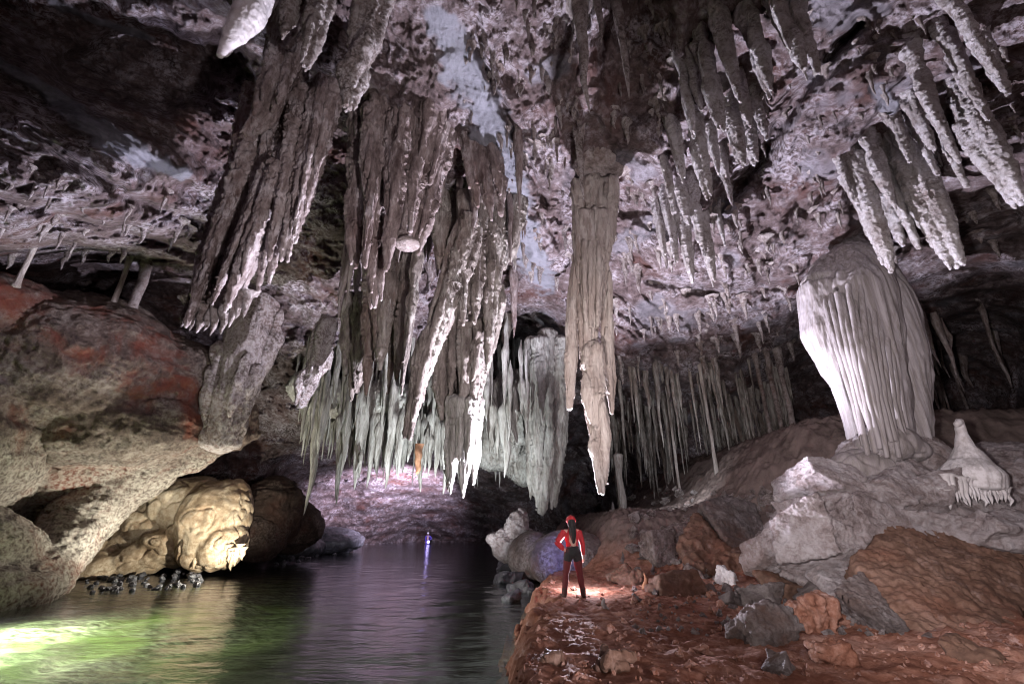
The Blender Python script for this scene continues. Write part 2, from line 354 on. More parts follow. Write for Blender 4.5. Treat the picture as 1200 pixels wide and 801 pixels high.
M['ledge'] = rock_mat('ledge_rock', (0.05, 0.032, 0.028), (0.125, 0.085, 0.07), (0.25, 0.2, 0.175), (0.17, 0.04, 0.022), crust=(0.52, 0.48, 0.42), crust_amt=.9, cr=(.32, .66),
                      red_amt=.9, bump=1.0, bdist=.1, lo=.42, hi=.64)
M['cushion'] = rock_mat('tan_flowstone', (0.2, 0.14, 0.09), (0.38, 0.28, 0.19), (0.6, 0.5, 0.38), (0.28, 0.17, 0.1), crust=(0.66, 0.57, 0.44), crust_amt=.5,
                        red_amt=.5, bump=.4, bdist=.04, lo=.38, hi=.62, rough=.5)
M['slab'] = rock_mat('brown_block', (0.07, 0.038, 0.028), (0.15, 0.085, 0.06), (0.27, 0.17, 0.13), (0.19, 0.075, 0.045), crust=(0.34, 0.26, 0.24), crust_amt=.4,
                     red_amt=.6, bump=.6, bdist=.04)
M['grey'] = rock_mat('grey_block', (0.08, 0.06, 0.055), (0.17, 0.14, 0.135), (0.32, 0.28, 0.28), (0.16, 0.075, 0.05), crust=(0.46, 0.42, 0.43), crust_amt=.6, red_amt=.6, bump=1.0, bdist=.07)
M['black'] = rock_mat('dark_river_stone', (0.03, 0.03, 0.034), (0.075, 0.075, 0.085), (0.16, 0.16, 0.19), (0.05, 0.03, 0.025), crust=(0.2, 0.2, 0.24), crust_amt=.3, red_amt=.2, rough=.35, spec=.5)
M['black2'] = rock_mat('dark_brown_rock', (0.025, 0.016, 0.014), (0.06, 0.038, 0.03), (0.13, 0.09, 0.075), (0.08, 0.03, 0.02), crust=(0.25, 0.2, 0.18), crust_amt=.4, red_amt=.6, bump=1.0, bdist=.08)
M['white'] = rock_mat('white_stalagmite', (0.4, 0.37, 0.37), (0.58, 0.54, 0.55), (0.74, 0.71, 0.74), (0.45, 0.33, 0.28), crust=(.78, .75, .78), crust_amt=.5, red_amt=.25, bump=.5, bdist=.02)
M['mud'] = rock_mat('red_mud', (0.11, 0.042, 0.027), (0.235, 0.11, 0.076), (0.4, 0.235, 0.185), (0.24, 0.092, 0.056), crust=(0.5, 0.36, 0.33), crust_amt=.75,
                    red_amt=.6, scale=1.2, bump=.7, bdist=.03, rough=.9, spec=.06, lo=.38, hi=.64, fine=14, patch=(.26, .2, .18))
M['bed'] = rock_mat('river_bed', (0.012, 0.013, 0.01), (0.022, 0.024, 0.018), (0.05, 0.052, 0.04), (0.02, 0.018, 0.012), crust=(0.56, 0.58, 0.46), crust_amt=1.0, cr=(.35, .7), patch=(0.17, 0.25, 0.06), bump=.5, stretch=(.5, 1.2, 1), scale=.8)

def plain(name, col, rough=.6, emit=None, es=0):
    m = bpy.data.materials.new(name); m.use_nodes = True; b = m.node_tree.nodes['Principled BSDF']
    nt = m.node_tree; tx = N_(nt, 'ShaderNodeTexNoise'); tx.inputs['Scale'].default_value = 25; mx = N_(nt, 'ShaderNodeMix', data_type='RGBA')
    mx.inputs['A'].default_value = (*[c * .75 for c in col], 1); mx.inputs['B'].default_value = (*col, 1)
    nt.links.new(tx.outputs['Fac'], mx.inputs['Factor']); nt.links.new(mx.outputs['Result'], b.inputs['Base Color'])
    b.inputs['Roughness'].default_value = rough
    if emit: b.inputs['Emission Color'].default_value = (*emit, 1); b.inputs['Emission Strength'].default_value = es
    return m

# ------------------------------------------------------------------ the chamber: one skin of rock all round
CTRL = [  # photograph pixel, metres ahead
 (0,0,7.2),(200,0,7.2),(400,0,6.4),(600,0,5.8),(750,0,6.0),(900,0,5.3),(1050,0,5.0),(1200,0,4.7),
 (0,100,6.6),(120,60,8.0),(250,100,9.0),(420,100,8.4),(600,100,7.6),(720,100,7.8),(850,100,7.2),(1000,100,6.8),(1200,100,6.2),
 (0,200,6.7),(130,200,7.6),(240,180,9.6),(400,200,11.0),(520,200,10.6),(600,200,10.2),(700,200,10.6),(800,200,9.8),(1000,200,9.0),(1200,200,8.2),
 (0,270,8.2),(130,270,10.0),(250,280,13.0),(400,300,14.5),(560,280,15.0),(640,300,14.0),(720,300,14.5),(800,300,13.2),(900,300,12.7),(1000,300,12.2),(1200,300,11.2),
 (0,310,13),(100,320,16),(220,360,18),(300,350,17),(500,350,17),(600,350,19),(700,360,18.),(800,350,15.8),(950,340,14.4),(1100,350,15),(1200,350,14),
 (0,450,20),(150,450,24),(300,420,21),(400,400,19),(500,400,21),(600,400,26),(700,410,20),(760,400,18.6),(850,400,18.2),(950,400,19),(1050,400,20),(1150,400,19),
 (340,440,21),(420,440,20.5),(500,440,22),(620,440,29),(700,440,24),(760,440,21.5),(860,440,21.5),(950,450,24),
 (300,480,24),(400,480,22.5),(500,480,24.5),(600,480,27),(680,480,31),(750,480,27),(850,480,27),(950,480,26),(1150,480,24),
 (250,540,26),(330,520,26),(450,520,28),(560,520,29),(620,520,30),(700,520,36),(760,520,29),(850,520,27),(950,520,24),(1150,520,20),
 (300,570,27),(340,560,32),(420,560,37),(500,560,38),(600,560,34),(680,560,44),(760,560,34),(850,560,28),(950,560,23),
 (0,600,26),(150,600,28),(290,600,29),(350,600,38),(430,600,43),(500,600,47),(570,600,44),(620,600,40),(690,600,46),(760,600,36),(850,600,27),(1000,600,19),(1200,600,16),
 (300,632,30),(400,632,47),(500,632,56),(570,632,50),(650,640,40),(760,640,33),
]
pts, vals = [], []
for px, py, Y in CTRL:
    r = ray(px, py); t = Y / r[1]; v = r * t; n = np.linalg.norm(v); pts.append(v / n); vals.append(math.log(n))
def dirv(az, el):
    az, el = math.radians(az), math.radians(el); return np.array((math.sin(az) * math.cos(el), math.cos(az) * math.cos(el), math.sin(el)))
for az, el, r in [(0,90,9.5),(0,72,9.5),(90,72,8.5),(180,72,9),(-90,72,9.5),(75,45,9),(75,20,14),(75,0,15),(75,-25,16),(-75,50,9.5),(-80,25,11),(-75,0,18),(-75,-25,18),
                  (110,0,12),(110,40,9.5),(180,0,11),(180,40,9.5),(-120,0,14),(-120,40,10),(180,-30,11),(110,-30,12),(-120,-30,14),(0,-30,40),(40,-30,18),(-40,-30,28),(0,-15,50),(30,-14,30),(-30,-14,38)]:
    pts.append(dirv(az, el)); vals.append(math.log(r))
pts = np.array(pts); vals = np.array(vals)
def ker(a, b):
    d = np.sqrt(np.maximum(((a[:, None] - b[None]) ** 2).sum(-1), 1e-12)); return d      # biharmonic kernel
KM = ker(pts, pts) - 0.004 * np.eye(len(pts))
ones = np.ones((len(pts), 1)); KK = np.block([[KM, ones], [ones.T, np.zeros((1, 1))]])
wt = np.linalg.solve(KK, np.append(vals, 0))
def seq(a, b, c, d, fine, coarse):
    return np.concatenate([np.arange(a, b, coarse), np.arange(b, c, fine), np.arange(c, d, coarse)])
az = np.radians(seq(-180, -63, 63, 180, 0.125, 3.0)); az = np.append(az, PI); el = np.radians(np.append(seq(-30, -7, 62, 90, 0.125, 2.0), 90))
EL, AZ = np.meshgrid(el, az, indexing='ij')
D3 = np.stack([np.sin(AZ) * np.cos(EL), np.cos(AZ) * np.cos(EL), np.sin(EL)], -1).reshape(-1, 3)
# evaluate the smooth form on a coarse lattice, then interpolate
ce = np.linspace(el[0], el[-1], 150); ca = np.linspace(az[0], az[-1], 400)
CE, CA = np.meshgrid(ce, ca, indexing='ij'); CD = np.stack([np.sin(CA) * np.cos(CE), np.cos(CA) * np.cos(CE), np.sin(CE)], -1).reshape(-1, 3)
cr_ = (ker(CD, pts) @ wt[:-1] + wt[-1]).reshape(CE.shape)
fi = (EL - ce[0]) / (ce[1] - ce[0]); fj = (AZ - ca[0]) / (ca[1] - ca[0])
i0 = np.clip(fi.astype(int), 0, 148); j0 = np.clip(fj.astype(int), 0, 398); fi -= i0; fj -= j0
lr = (cr_[i0, j0] * (1 - fi) * (1 - fj) + cr_[i0 + 1, j0] * fi * (1 - fj) + cr_[i0, j0 + 1] * (1 - fi) * fj + cr_[i0 + 1, j0 + 1] * fi * fj).reshape(-1)
R0 = np.exp(lr)
P0 = CAM + D3 * R0[:, None]
PX, PY, DD = pix(P0)
ok = DD > 0.5
def band(poly, half):                   # closeness (1 on the line, 0 beyond) to a line across the rock
    best = np.full(len(PX), 1e9)
    for (x0, y0, w0), (x1, y1, w1) in zip(poly[:-1], poly[1:]):
        vx, vy = x1 - x0, y1 - y0; L2 = vx * vx + vy * vy
        t = np.clip(((PX - x0) * vx + (PY - y0) * vy) / L2, 0, 1)
        d = np.hypot(PX - x0 - t * vx, PY - y0 - t * vy) / (w0 + t * (w1 - w0)); best = np.minimum(best, d)
    return np.where(ok, best, 9.0)
wob = fbm(P0 * .9, 4, 50) 
patch = np.zeros(len(P0))
wb2 = .9 * wob + .9 * fbm(P0 * 3.2, 3, 57)
for poly, am in (([(515, 20, 14), (560, 110, 24), (590, 200, 22), (610, 280, 24), (640, 330, 14)], 1), ([(0, 74, 6), (60, 110, 9), (130, 168, 20), (185, 190, 12), (220, 205, 9)], .9), ([(60, 4, 5), (110, 24, 6), (180, 46, 3)], .9),
             ([(1030, 110, 14), (1045, 125, 10)], .8), ([(625, 85, 18), (655, 75, 18)], .6), ([(285, 200, 14), (280, 235, 14)], .8), ([(970, 15, 20), (1040, 10, 12)], .5), ([(730, 285, 14), (760, 265, 12)], .5), ([(640, 375, 10), (655, 400, 10)], .7)):
    patch = np.maximum(patch, am * (1 - sstep(.6, 1.2, band(poly, 1) + wb2)))
patch = np.maximum(patch, .5 * sstep(.12, .34, fbm(P0 * .55, 4, 99, .6)) * sstep(-1, 2, P0[:, 0] - 1) * ok)
# tilted bedding on the right, level bedding on the left
Pb = P0 @ np.array(Euler((0.25, math.radians(32), 0.2)).to_matrix()).astype(np.float32)
rgt = sstep(-1, 2, P0[:, 0] - 0.5)
bedR = fbm(Pb * (0.16, 0.22, 0.9), 5, 31, .5); bedL = fbm(P0 * (0.3, 0.3, 1.3), 5, 37, .55)
bed = bedR * rgt + bedL * (1 - rgt)
big = fbm(P0 * .22, 3, 41); mid = fbm(P0 * .8, 4, 43, .55, True); kn = fbm(P0 * 3.2, 4, 47, .62); kn2 = fbm(P0 * 9, 3, 53, .6)
ter = np.floor(bed * 5) / 5 + sstep(.55, 1, (bed * 5) % 1) / 5
sm = 1 - .6 * patch
blk = fbm(P0 * (.55, .55, .9), 3, 49, .6, True)
disp = 1.0 * big + ((1.05 + 1.1 * rgt) * ter + 0.35 * bed + (0.5 - .2 * rgt) * mid + (0.45 - .15 * rgt) * blk + (0.24 - .1 * rgt) * kn + 0.07 * kn2) * sm
# recess above the slab edge in the upper left, dark hollows between the hanging masses
def hollow(x, y, rx, ry, d):
    q = np.hypot((PX - x) / rx, (PY - y) / ry) + .5 * wob; return np.where(ok, d * (1 - sstep(.5, 1.1, q)), 0)
disp = disp + hollow(170, 80, 130, 60, 1.6) + hollow(560, 265, 35, 40, 2.0) + hollow(620, 420, 45, 55, 3) + hollow(90, 320, 120, 36, 2.5) + hollow(1155, 430, 75, 120, 4.5) + hollow(745, 60, 50, 90, .8)
disp = disp - np.where(ok, .9 * np.exp(-(band([(0, 66, 14), (60, 98, 14), (130, 155, 22), (200, 190, 18), (250, 220, 12)], 1) ** 2)), 0)
for ck, am in (([(1010, 25, 5), (930, 120, 7), (885, 195, 7), (838, 250, 5)], .9), ([(1000, 205, 4), (940, 240, 6), (900, 305, 4)], .6), ([(1190, 255, 5), (1060, 285, 6), (965, 312, 4)], .7), ([(30, 150, 4), (150, 232, 6), (262, 275, 5)], .8), ([(0, 235, 5), (120, 265, 6), (240, 300, 5)], .7),
               ([(560, 60, 3), (600, 150, 4), (640, 240, 3)], .5), ([(760, 330, 4), (850, 345, 6), (960, 330, 4)], .7), ([(740, 410, 5), (850, 400, 6), (930, 375, 5)], .6)):
    bd = band(ck, 1) + 1.2 * wob + 1.0 * kn; disp = disp + am * np.exp(-np.maximum(bd, 0) ** 2) - .35 * am * np.exp(-((np.maximum(bd, 0) - 2.6) / 1.2) ** 2)
disp = disp * sstep(0, 8, R0) 
P1 = P0 + D3 * disp[:, None]
crust = sstep(-.12, .38, fbm(P0 * .7, 4, 61, .6) * .8 - .35 * kn) * (1 - patch)
me = mesh_np('cave_wall', P1, grid_quads(len(el), len(az)), True, {'crust': crust, 'patch': patch})
shell = tag(link('cave_wall', me, M['vault']), kind='structure')
sub_r = slice(0, None)
# a light copy for finding where things hang from
ii = np.unique(np.r_[np.arange(0, len(el), 6), len(el) - 1]); jj = np.unique(np.r_[np.arange(0, len(az), 6), len(az) - 1])
PL = P1.reshape(len(el), len(az), 3)[np.ix_(ii, jj)].reshape(-1, 3)
BVH = BVHTree.FromPolygons([tuple(p) for p in PL.tolist()], grid_quads(len(ii), len(jj)).tolist())
def hit(px, py):
    r = ray(px, py); h = BVH.ray_cast(Vector(CAM.tolist()), Vector((r / np.linalg.norm(r)).tolist()))
    return np.array(h[0])

# ------------------------------------------------------------------ river
def water_mat():
    m = bpy.data.materials.new('river_water'); m.use_nodes = True; nt = m.node_tree; L = nt.links.new
    nt.nodes.remove(nt.nodes['Principled BSDF']); out = nt.nodes['Material Output']
    geo = N_(nt, 'ShaderNodeNewGeometry'); mp = N_(nt, 'ShaderNodeMapping'); mp.inputs['Scale'].default_value = (.55, 1.3, 1); mp.inputs['Rotation'].default_value = (0, 0, .12)
    L(geo.outputs['Position'], mp.inputs['Vector'])
    n = N_(nt, 'ShaderNodeTexNoise'); n.inputs['Scale'].default_value = 1.5; n.inputs['Detail'].default_value = 5; n.inputs['Roughness'].default_value = .55; L(mp.outputs[0], n.inputs['Vector'])
    bm = N_(nt, 'ShaderNodeBump'); bm.inputs['Strength'].default_value = .5; bm.inputs['Distance'].default_value = .1; L(n.outputs['Fac'], bm.inputs['Height'])
    gl = N_(nt, 'ShaderNodeBsdfGlossy'); gl.inputs['Roughness'].default_value = .11; gl.inputs['Color'].default_value = (.95, .95, 1, 1); L(bm.outputs[0], gl.inputs['Normal'])
    tr = N_(nt, 'ShaderNodeBsdfTransparent'); tr.inputs['Color'].default_value = (.6, .67, .53, 1)
    lw = N_(nt, 'ShaderNodeLayerWeight', Blend=.5); L(bm.outputs[0], lw.inputs['Normal']); pw_ = N_(nt, 'ShaderNodeMath', operation='POWER'); L(lw.outputs['Facing'], pw_.inputs[0]); pw_.inputs[1].default_value = 5.0
    fr = N_(nt, 'ShaderNodeMath', operation='MULTIPLY_ADD'); L(pw_.outputs[0], fr.inputs[0]); fr.inputs[1].default_value = .98; fr.inputs[2].default_value = .02
    mx = N_(nt, 'ShaderNodeMixShader'); L(fr.outputs[0], mx.inputs[0]); L(tr.outputs[0], mx.inputs[1]); L(gl.outputs[0], mx.inputs[2]); L(mx.outputs[0], out.inputs['Surface'])
    return m
M['water'] = water_mat()
def edge_x(y):                          # where the mud bank stops at the river
    return np.interp(y, [-12, 2, 6, 8.5, 11, 13.5, 16, 30], [-.9, -.5, -.12, .12, .4, .55, .95, 1.6])
wx = np.concatenate([np.arange(-48, -14, 1.2), np.arange(-14, 2.2, .12)]); wy = np.concatenate([np.arange(-12, 4, .8), np.arange(4, 26, .14), np.arange(26, 70, .6)])
WY, WX = np.meshgrid(wy, wx, indexing='ij'); Pw = np.stack([WX, WY, WX * 0], -1).reshape(-1, 3)
rif = np.exp(-((Pw[:, 0] + 1.6) / 2.2) ** 2 - ((Pw[:, 1] - 17) / 5.0) ** 2)       # riffle over shallow stones
Pw[:, 2] = .022 * fbm(Pw * (.9, 1.6, 1), 3, 71) * sstep(60, 20, Pw[:, 1]) + rif * .11 * fbm(Pw * (.55, .9, 1), 3, 73)
tag(link('river_water', mesh_np('river_water', Pw, grid_quads(len(wy), len(wx))), M['water']), kind='structure')
bx_ = np.arange(-48, 3, .35); by_ = np.arange(-12, 68, .35); BY, BX = np.meshgrid(by_, bx_, indexing='ij'); Pb_ = np.stack([BX, BY, BX * 0], -1).reshape(-1, 3)
Pb_[:, 2] = -.62 + .38 * sstep(-6, -9.5, Pb_[:, 0]) + .22 * fbm(Pb_ * .45, 4, 75) + .18 * fbm(Pb_ * 1.6, 2, 76)
sand_glow = sstep(-5.0, -8.5, Pb_[:, 0] + 1.2 * fbm(Pb_ * .5, 3, 77)) * sstep(24, 17, Pb_[:, 1])
tag(link('river_bed', mesh_np('river_bed', Pb_, grid_quads(len(by_), len(bx_)), True, {'crust': sand_glow * .8, 'patch': sand_glow * .95 * sstep(-.25, .3, fbm(Pb_ * .6, 3, 78) - .12 * (Pb_[:, 0] + 8.5) * -1 * 0) * (.25 + .75 * sstep(-11.0, -9.4, Pb_[:, 0]))}), M['bed']), kind='structure')  # pale sand; its whiter left end paints in the shore lamp's glow

# ------------------------------------------------------------------ mud bank and the ground rising behind it
def ground_z(P):
    x, y = P[:, 0], P[:, 1]
    z = np.full(len(P), .5)
    z += .13 * fbm(P * (.5, .5, 1), 3, 81)
    back = sstep(15.5, 20, y + .25 * x) * sstep(1.8, 4.5, x); z += 1.7 * back
    z += 1.3 * sstep(5.5, 12, x) * sstep(8, 12, y) + 1.6 * sstep(7, 11, x) * sstep(13, 16, y)
    z += .4 * sstep(8, 13, x)
    rk = fbm(P * (.9, .9, 1), 4, 83, .55, True); rgh = np.minimum(1, sstep(3.6, 6.5, x) * .6 + back * 1.2 + sstep(13, 16, y) * sstep(4, 7, x)); z += (.3 * rk + .16 * fbm(P * (2.2, 2.2, 1), 3, 84, .6, True) + .06 * fbm(P * (6, 6, 1), 3, 82, .6)) * rgh
    # ruts and trodden ridges of the path, running away to the lower right
    c, s = math.cos(.62), math.sin(.62); U = np.stack([(x * c + y * s) * 3.4, (-x * s + y * c) * .8, x * 0], -1)
    z += .05 * fbm(U * 1.6, 4, 85, .6, True) * (1 - back) + .09 * fbm(P * 2.6, 4, 86, .6) + .02 * fbm(P * 13, 3, 88, .6, True)
    e = edge_x(y) + .5 * fbm(P * (.8, .8, 1), 4, 87) + .22 * fbm(P * (2.6, 2.6, 1), 4, 93, .6, True) + sstep(16.2, 17.5, y) * 1.4
    d = x - e
    z = np.where(d < .9, z + .06 * fbm(P * 2.2, 3, 89, .6, True) * (1 - np.clip(d / .9, 0, 1)), z)
    cl = sstep(-1.0, .25, d); terr = np.minimum(cl, cl - .3 * (1 - cl) * fbm(P * 2.5, 3, 91, .6, True) * sstep(0, .1, cl))
    return -.85 + (z + .85) * np.clip(terr, 0, 1)
gx = np.concatenate([np.arange(-2.2, 5.5, .035), np.arange(5.5, 13, .06), np.arange(13, 24, .15)]); gy = np.concatenate([np.arange(-11, 3.5, .3), np.arange(3.5, 14, .04), np.arange(14, 22, .06), np.arange(22, 36, .3)])
GY, GX = np.meshgrid(gy, gx, indexing='ij'); Pg = np.stack([GX, GY, GX * 0], -1).reshape(-1, 3); Pg[:, 2] = ground_z(Pg)
pg = sstep(15, 18.5, Pg[:, 1] + .5 * fbm(Pg * .8, 3, 97) * 4) * sstep(2, 4, Pg[:, 0]) ; pg = np.maximum(pg, sstep(1.0, 1.9, Pg[:, 2] + .5 * fbm(Pg * 1.2, 3, 98)))
cg = sstep(.1, .5, fbm(Pg * (1.1, 1.1, 1), 4, 95, .6))
tag(link('mud_bank_ground', mesh_np('mud_bank_ground', Pg, grid_quads(len(gy), len(gx)), True, {'crust': cg, 'patch': pg}), M['mud']), kind='structure')
def gz(x, y): return float(ground_z(np.array([[x, y, 0.0]]))[0])
GB = BVHTree.FromPolygons([tuple(p) for p in Pg.reshape(len(gy), len(gx), 3)[::2, ::2].reshape(-1, 3).tolist()], grid_quads(len(gy[::2]), len(gx[::2])).tolist())
def on_ground(px, py):                   # where the sight line meets the ground
    r = ray(px, py); h = GB.ray_cast(Vector(CAM.tolist()), Vector((r / np.linalg.norm(r)).tolist()))
    return np.array(h[0]) if h[0] is not None else G(px, py, .5)
# ------------------------------------------------------------------ left bank: the great overhanging ledge
def pell(px, py, Y, wx_, wy_, dep, rot=(0, 0, 0)):
    s = S(px, py, Y); return ell_arrays(V(px, py, Y), (wx_ * s, dep, wy_ * s), rot)
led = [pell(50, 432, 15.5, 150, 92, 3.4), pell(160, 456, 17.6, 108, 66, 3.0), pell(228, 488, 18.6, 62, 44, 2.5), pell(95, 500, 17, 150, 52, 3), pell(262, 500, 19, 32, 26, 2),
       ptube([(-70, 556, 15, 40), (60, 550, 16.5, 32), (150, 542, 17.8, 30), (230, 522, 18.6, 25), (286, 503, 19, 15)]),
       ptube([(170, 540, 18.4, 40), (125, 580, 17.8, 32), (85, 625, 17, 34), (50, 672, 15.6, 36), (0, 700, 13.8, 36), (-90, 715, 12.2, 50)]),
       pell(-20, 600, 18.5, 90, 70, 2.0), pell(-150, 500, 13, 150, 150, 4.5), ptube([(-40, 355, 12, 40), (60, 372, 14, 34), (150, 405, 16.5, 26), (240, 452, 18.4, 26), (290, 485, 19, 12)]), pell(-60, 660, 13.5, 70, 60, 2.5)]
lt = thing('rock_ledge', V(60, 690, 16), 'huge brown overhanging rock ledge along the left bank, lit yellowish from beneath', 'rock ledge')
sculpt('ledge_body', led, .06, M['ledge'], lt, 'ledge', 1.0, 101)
fl = [pell(252, 612, 21.6, 38, 50, 1.6), pell(222, 592, 22.2, 48, 34, 1.6), pell(180, 612, 22.4, 52, 30, 1.6), pell(146, 640, 22, 42, 26, 1.3), pell(262, 640, 21.2, 27, 26, 1.1), pell(232, 650, 21.2, 22, 18, .8),
      pell(200, 640, 21.8, 40, 22, 1.2), pell(275, 590, 22, 18, 28, 1), pell(160, 655, 21.4, 36, 18, 1.1), pell(215, 622, 21.2, 16, 12, .7), pell(188, 634, 21.1, 20, 10, .7), pell(110, 665, 21, 40, 24, 1.5)]
ft = thing('flowstone_mound', V(220, 662, 22), 'rounded tan flowstone mound bulging out below the tip of the left ledge', 'flowstone')
sculpt('flowstone_body', fl, .06, M['cushion'], ft, 'bulb', 1.0, 111)
for k in range(26):                      # drips along the cushion's lower lip
    px = 226 + k * 2.4; v, q, c = stal_arrays(.45 + .25 * random.random(), .13, 900 + k, 8, 10, .1, .7, .1, .2)
    o = link('drip_fringe', mesh_np('drip_fringe', v, q, True, {'crust': c}), M['cushion'], ft); o.location = V(px, 642 + 5 * math.sin(k), 20.5)
def boulder(name, label, cat, spec, mat, style='rock', amp=.5, voxel=.05, seed=0, group=None):
    o = sculpt(name, [pell(*s) for s in spec], voxel, mat, None, style, amp, seed); return tag(o, label, cat, group)
boulder('boulder', 'rusty brown boulder between the tan flowstone mound and the dark far bank', 'boulder', [(318, 600, 26, 34, 38, 1.8), (345, 618, 28, 30, 26, 1.6), (300, 630, 25, 30, 24, 1.5)], M['black2'], 'rock', .9, .09, 121)
boulder('boulder', 'low brown rock shelf at the water behind the rusty boulder on the left', 'boulder', [(385, 634, 36, 42, 14, 2.2), (350, 640, 33, 26, 12, 2)], M['black'], 'rock', .9, .1, 123)

# ------------------------------------------------------------------ hanging formations
def formation(name, label, cat, spec, mat, style='drip', amp=1.0, voxel=.03, seed=0, part='drapery', group=None, ns=14, smooth=1, wf=.32):
    """one thing; every entry of spec is one fused part, each a list of pixel tubes"""
    f0 = spec[0][0]; p0 = V(*f0[1], f0[5]) if f0[0] == 'fan' else V(*f0[0][:3]); t = thing(name, p0, label, cat, group)
    for k, tubes in enumerate(spec):
        sculpt(part if k == 0 or part != 'drapery' else 'stalactite_lobe', [p for j_, s in enumerate(tubes) for p in (fan(*s[1:], seed=seed + 7 * k + j_) if s[0] == 'fan' else bundle(s, ns, seed + 31 * k + j_, wf) if ns else [ptube(s)])], voxel, mat, t, style, amp, seed + 17 * k, smooth)
    return t
A = formation('hanging_drapery', 'great leaning brown drapery with two white-crusted lobes above the left ledge', 'drapery', [
    [[(350, -30, 7.2, 30), (336, 60, 7.6, 30), (326, 140, 7.9, 26), (314, 205, 8.1, 16)], ('fan', (300, 110), (350, 140), (262, 250), (330, 250), 7.9, 8, 9, .5)],
    [('fan', (292, 155), (336, 196), (208, 386), (266, 386), 8.2, 12, 7.5, .22, .35), ('fan', (312, 190), (336, 200), (236, 380), (268, 384), 7.9, 5, 7, .3)],
    [('fan', (340, 100), (392, 116), (296, 364), (346, 285), 8.0, 10, 7.5, .35, .35), ('fan', (372, 90), (394, 100), (330, 330), (352, 280), 7.8, 4, 6, .3)],
    [[(352, 30, 7.4, 20), (326, 100, 7.3, 17), (306, 140, 7.3, 13), (287, 160, 7.3, 4)], ('fan', (322, 60), (345, 70), (288, 150), (318, 140), 7.2, 5, 6)],
    ], M['brown'], 'knob', .75, .022, 131, ns=16, wf=.3)
for k, (px, py) in enumerate([(212, 384), (222, 388), (230, 391), (240, 388), (249, 380), (258, 392), (268, 384), (276, 374), (285, 372), (218, 380), (246, 394)]):
    L_ = .5 + .25 * random.random(); v, q, c = stal_arrays(L_, .1, 300 + k, 9, 14, .3, .8, .1, .2)
    o = link('fringe_tooth', mesh_np('fringe_tooth', v, q, True, {'crust': c}), M['coral'], A); p = V(px, py, 8.1); o.location = (p[0], p[1], p[2] + L_)
Bt = formation('hanging_drapery', 'broad brown curtain of fused dripstone left of the smooth grey rock band', 'drapery', [
    [[(468, -30, 8.0, 24), (460, 60, 8.6, 24), (452, 150, 9.1, 20), (445, 240, 9.3, 14), (440, 320, 9.3, 8), (439, 360, 9.3, 2)], ('fan', (424, 130), (476, 130), (410, 318), (452, 340), 9.2, 9, 6.5, .5, .4)],
    [[(520, -30, 8.2, 22), (512, 60, 8.6, 22), (502, 150, 9.1, 17), (488, 230, 9.4, 9)], ('fan', (476, 120), (532, 140), (458, 330), (492, 300), 9.4, 7, 6, .6, .45)],
    [('fan', (532, 60), (568, 115), (550, 240), (600, 275), 10.2, 8, 7, .35)],
    ], M['brown'], 'drip', .85, .024, 161, ns=12, wf=.3)
sculpt('shield', [pell(477, 286, 9.0, 15, 6, .26), pell(470, 278, 9.05, 6, 10, .12)], .025, M['mound'], Bt, 'slab', .5, 163)
formation('hanging_drapery', 'tall cluster of ribbed dripstone hanging over the middle of the river', 'drapery', [
    [('fan', (500, 225), (616, 235), (512, 390), (592, 375), 12, 10, 5.5, .65, 1.0), [(575, 270, 12.2, 18), (576, 340, 12.3, 14), (574, 390, 12.3, 9), (571, 434, 12.3, 2)]],
    [[(550, 260, 11.2, 18), (530, 330, 11.2, 17), (510, 390, 11.2, 11), (495, 440, 11.2, 9), (480, 514, 11.2, 2)]],
    [('fan', (508, 360), (562, 350), (510, 490), (556, 500), 13, 9, 5.5, .3, .4)],
    [('fan', (436, 280), (494, 300), (424, 480), (474, 460), 12.8, 7, 5, .55, .8), ('fan', (405, 350), (440, 350), (398, 470), (430, 470), 14.5, 4, 6, .45)],
    [('fan', (540, 380), (575, 380), (540, 500), (560, 500), 12.9, 4, 6, .3)],
    ], M['brown2'], 'drip', .85, .03, 191, ns=12)
formation('hanging_drapery', 'short pale bunch of drips at the bottom of the middle cluster', 'drapery', [[('fan', (528, 470), (562, 470), (522, 578), (556, 588), 12.9, 9, 4.2, .5, .35)]], M['green'], 'drip', .8, .024, 205)
formation('great_stalactite', 'tallest pale stalactite with a bright white tip pointing at the caver', 'stalactite', [
    [('fan', (674, 215), (716, 215), (679, 440), (706, 440), 11, 9, 4.6, .6, .3), [(694, 215, 11, 17), (691, 270, 11.1, 15), (690, 350, 11.1, 15), (691, 420, 11.1, 14), (694, 460, 11.1, 9)], [(676, 300, 11, 6), (670, 380, 11, 8), (668, 440, 11, 7), (667, 479, 11, 2)], [(712, 320, 11.1, 5), (712, 400, 11.1, 7), (715, 450, 11.1, 6), (717, 484, 11.1, 2)]],
    [[(694, 410, 10.9, 15), (698, 470, 10.9, 15), (702, 510, 10.9, 12), (705, 548, 10.9, 7), (706, 578, 10.9, 2)]],
    [('fan', (680, 250), (706, 250), (685, 400), (702, 380), 10.8, 4, 4.2, .5, .12)],
    ], M['pale'], 'drip', .8, .022, 231, ns=9, wf=.3)
boulder('ceiling_boss', 'rounded grey boss on the ceiling at the root of the tallest stalactite', 'rock boss', [(706, 192, 10.7, 34, 13, .6), (690, 176, 10.6, 26, 14, .6), (735, 178, 10.5, 24, 13, .6)], M['mound'], 'crag2', .9, .03, 251)
formation('curtain_column', 'bluish white curtain hanging almost to the floor left of the caver', 'flowstone curtain', [
    [('fan', (622, 400), (660, 400), (620, 596), (652, 606), 20.5, 9, 7.5, .15, .4), [(642, 390, 20.6, 14), (638, 480, 20.6, 15), (636, 560, 20.6, 11), (635, 600, 20.6, 5)]],
    ], M['green'], 'drip', .8, .045, 261)
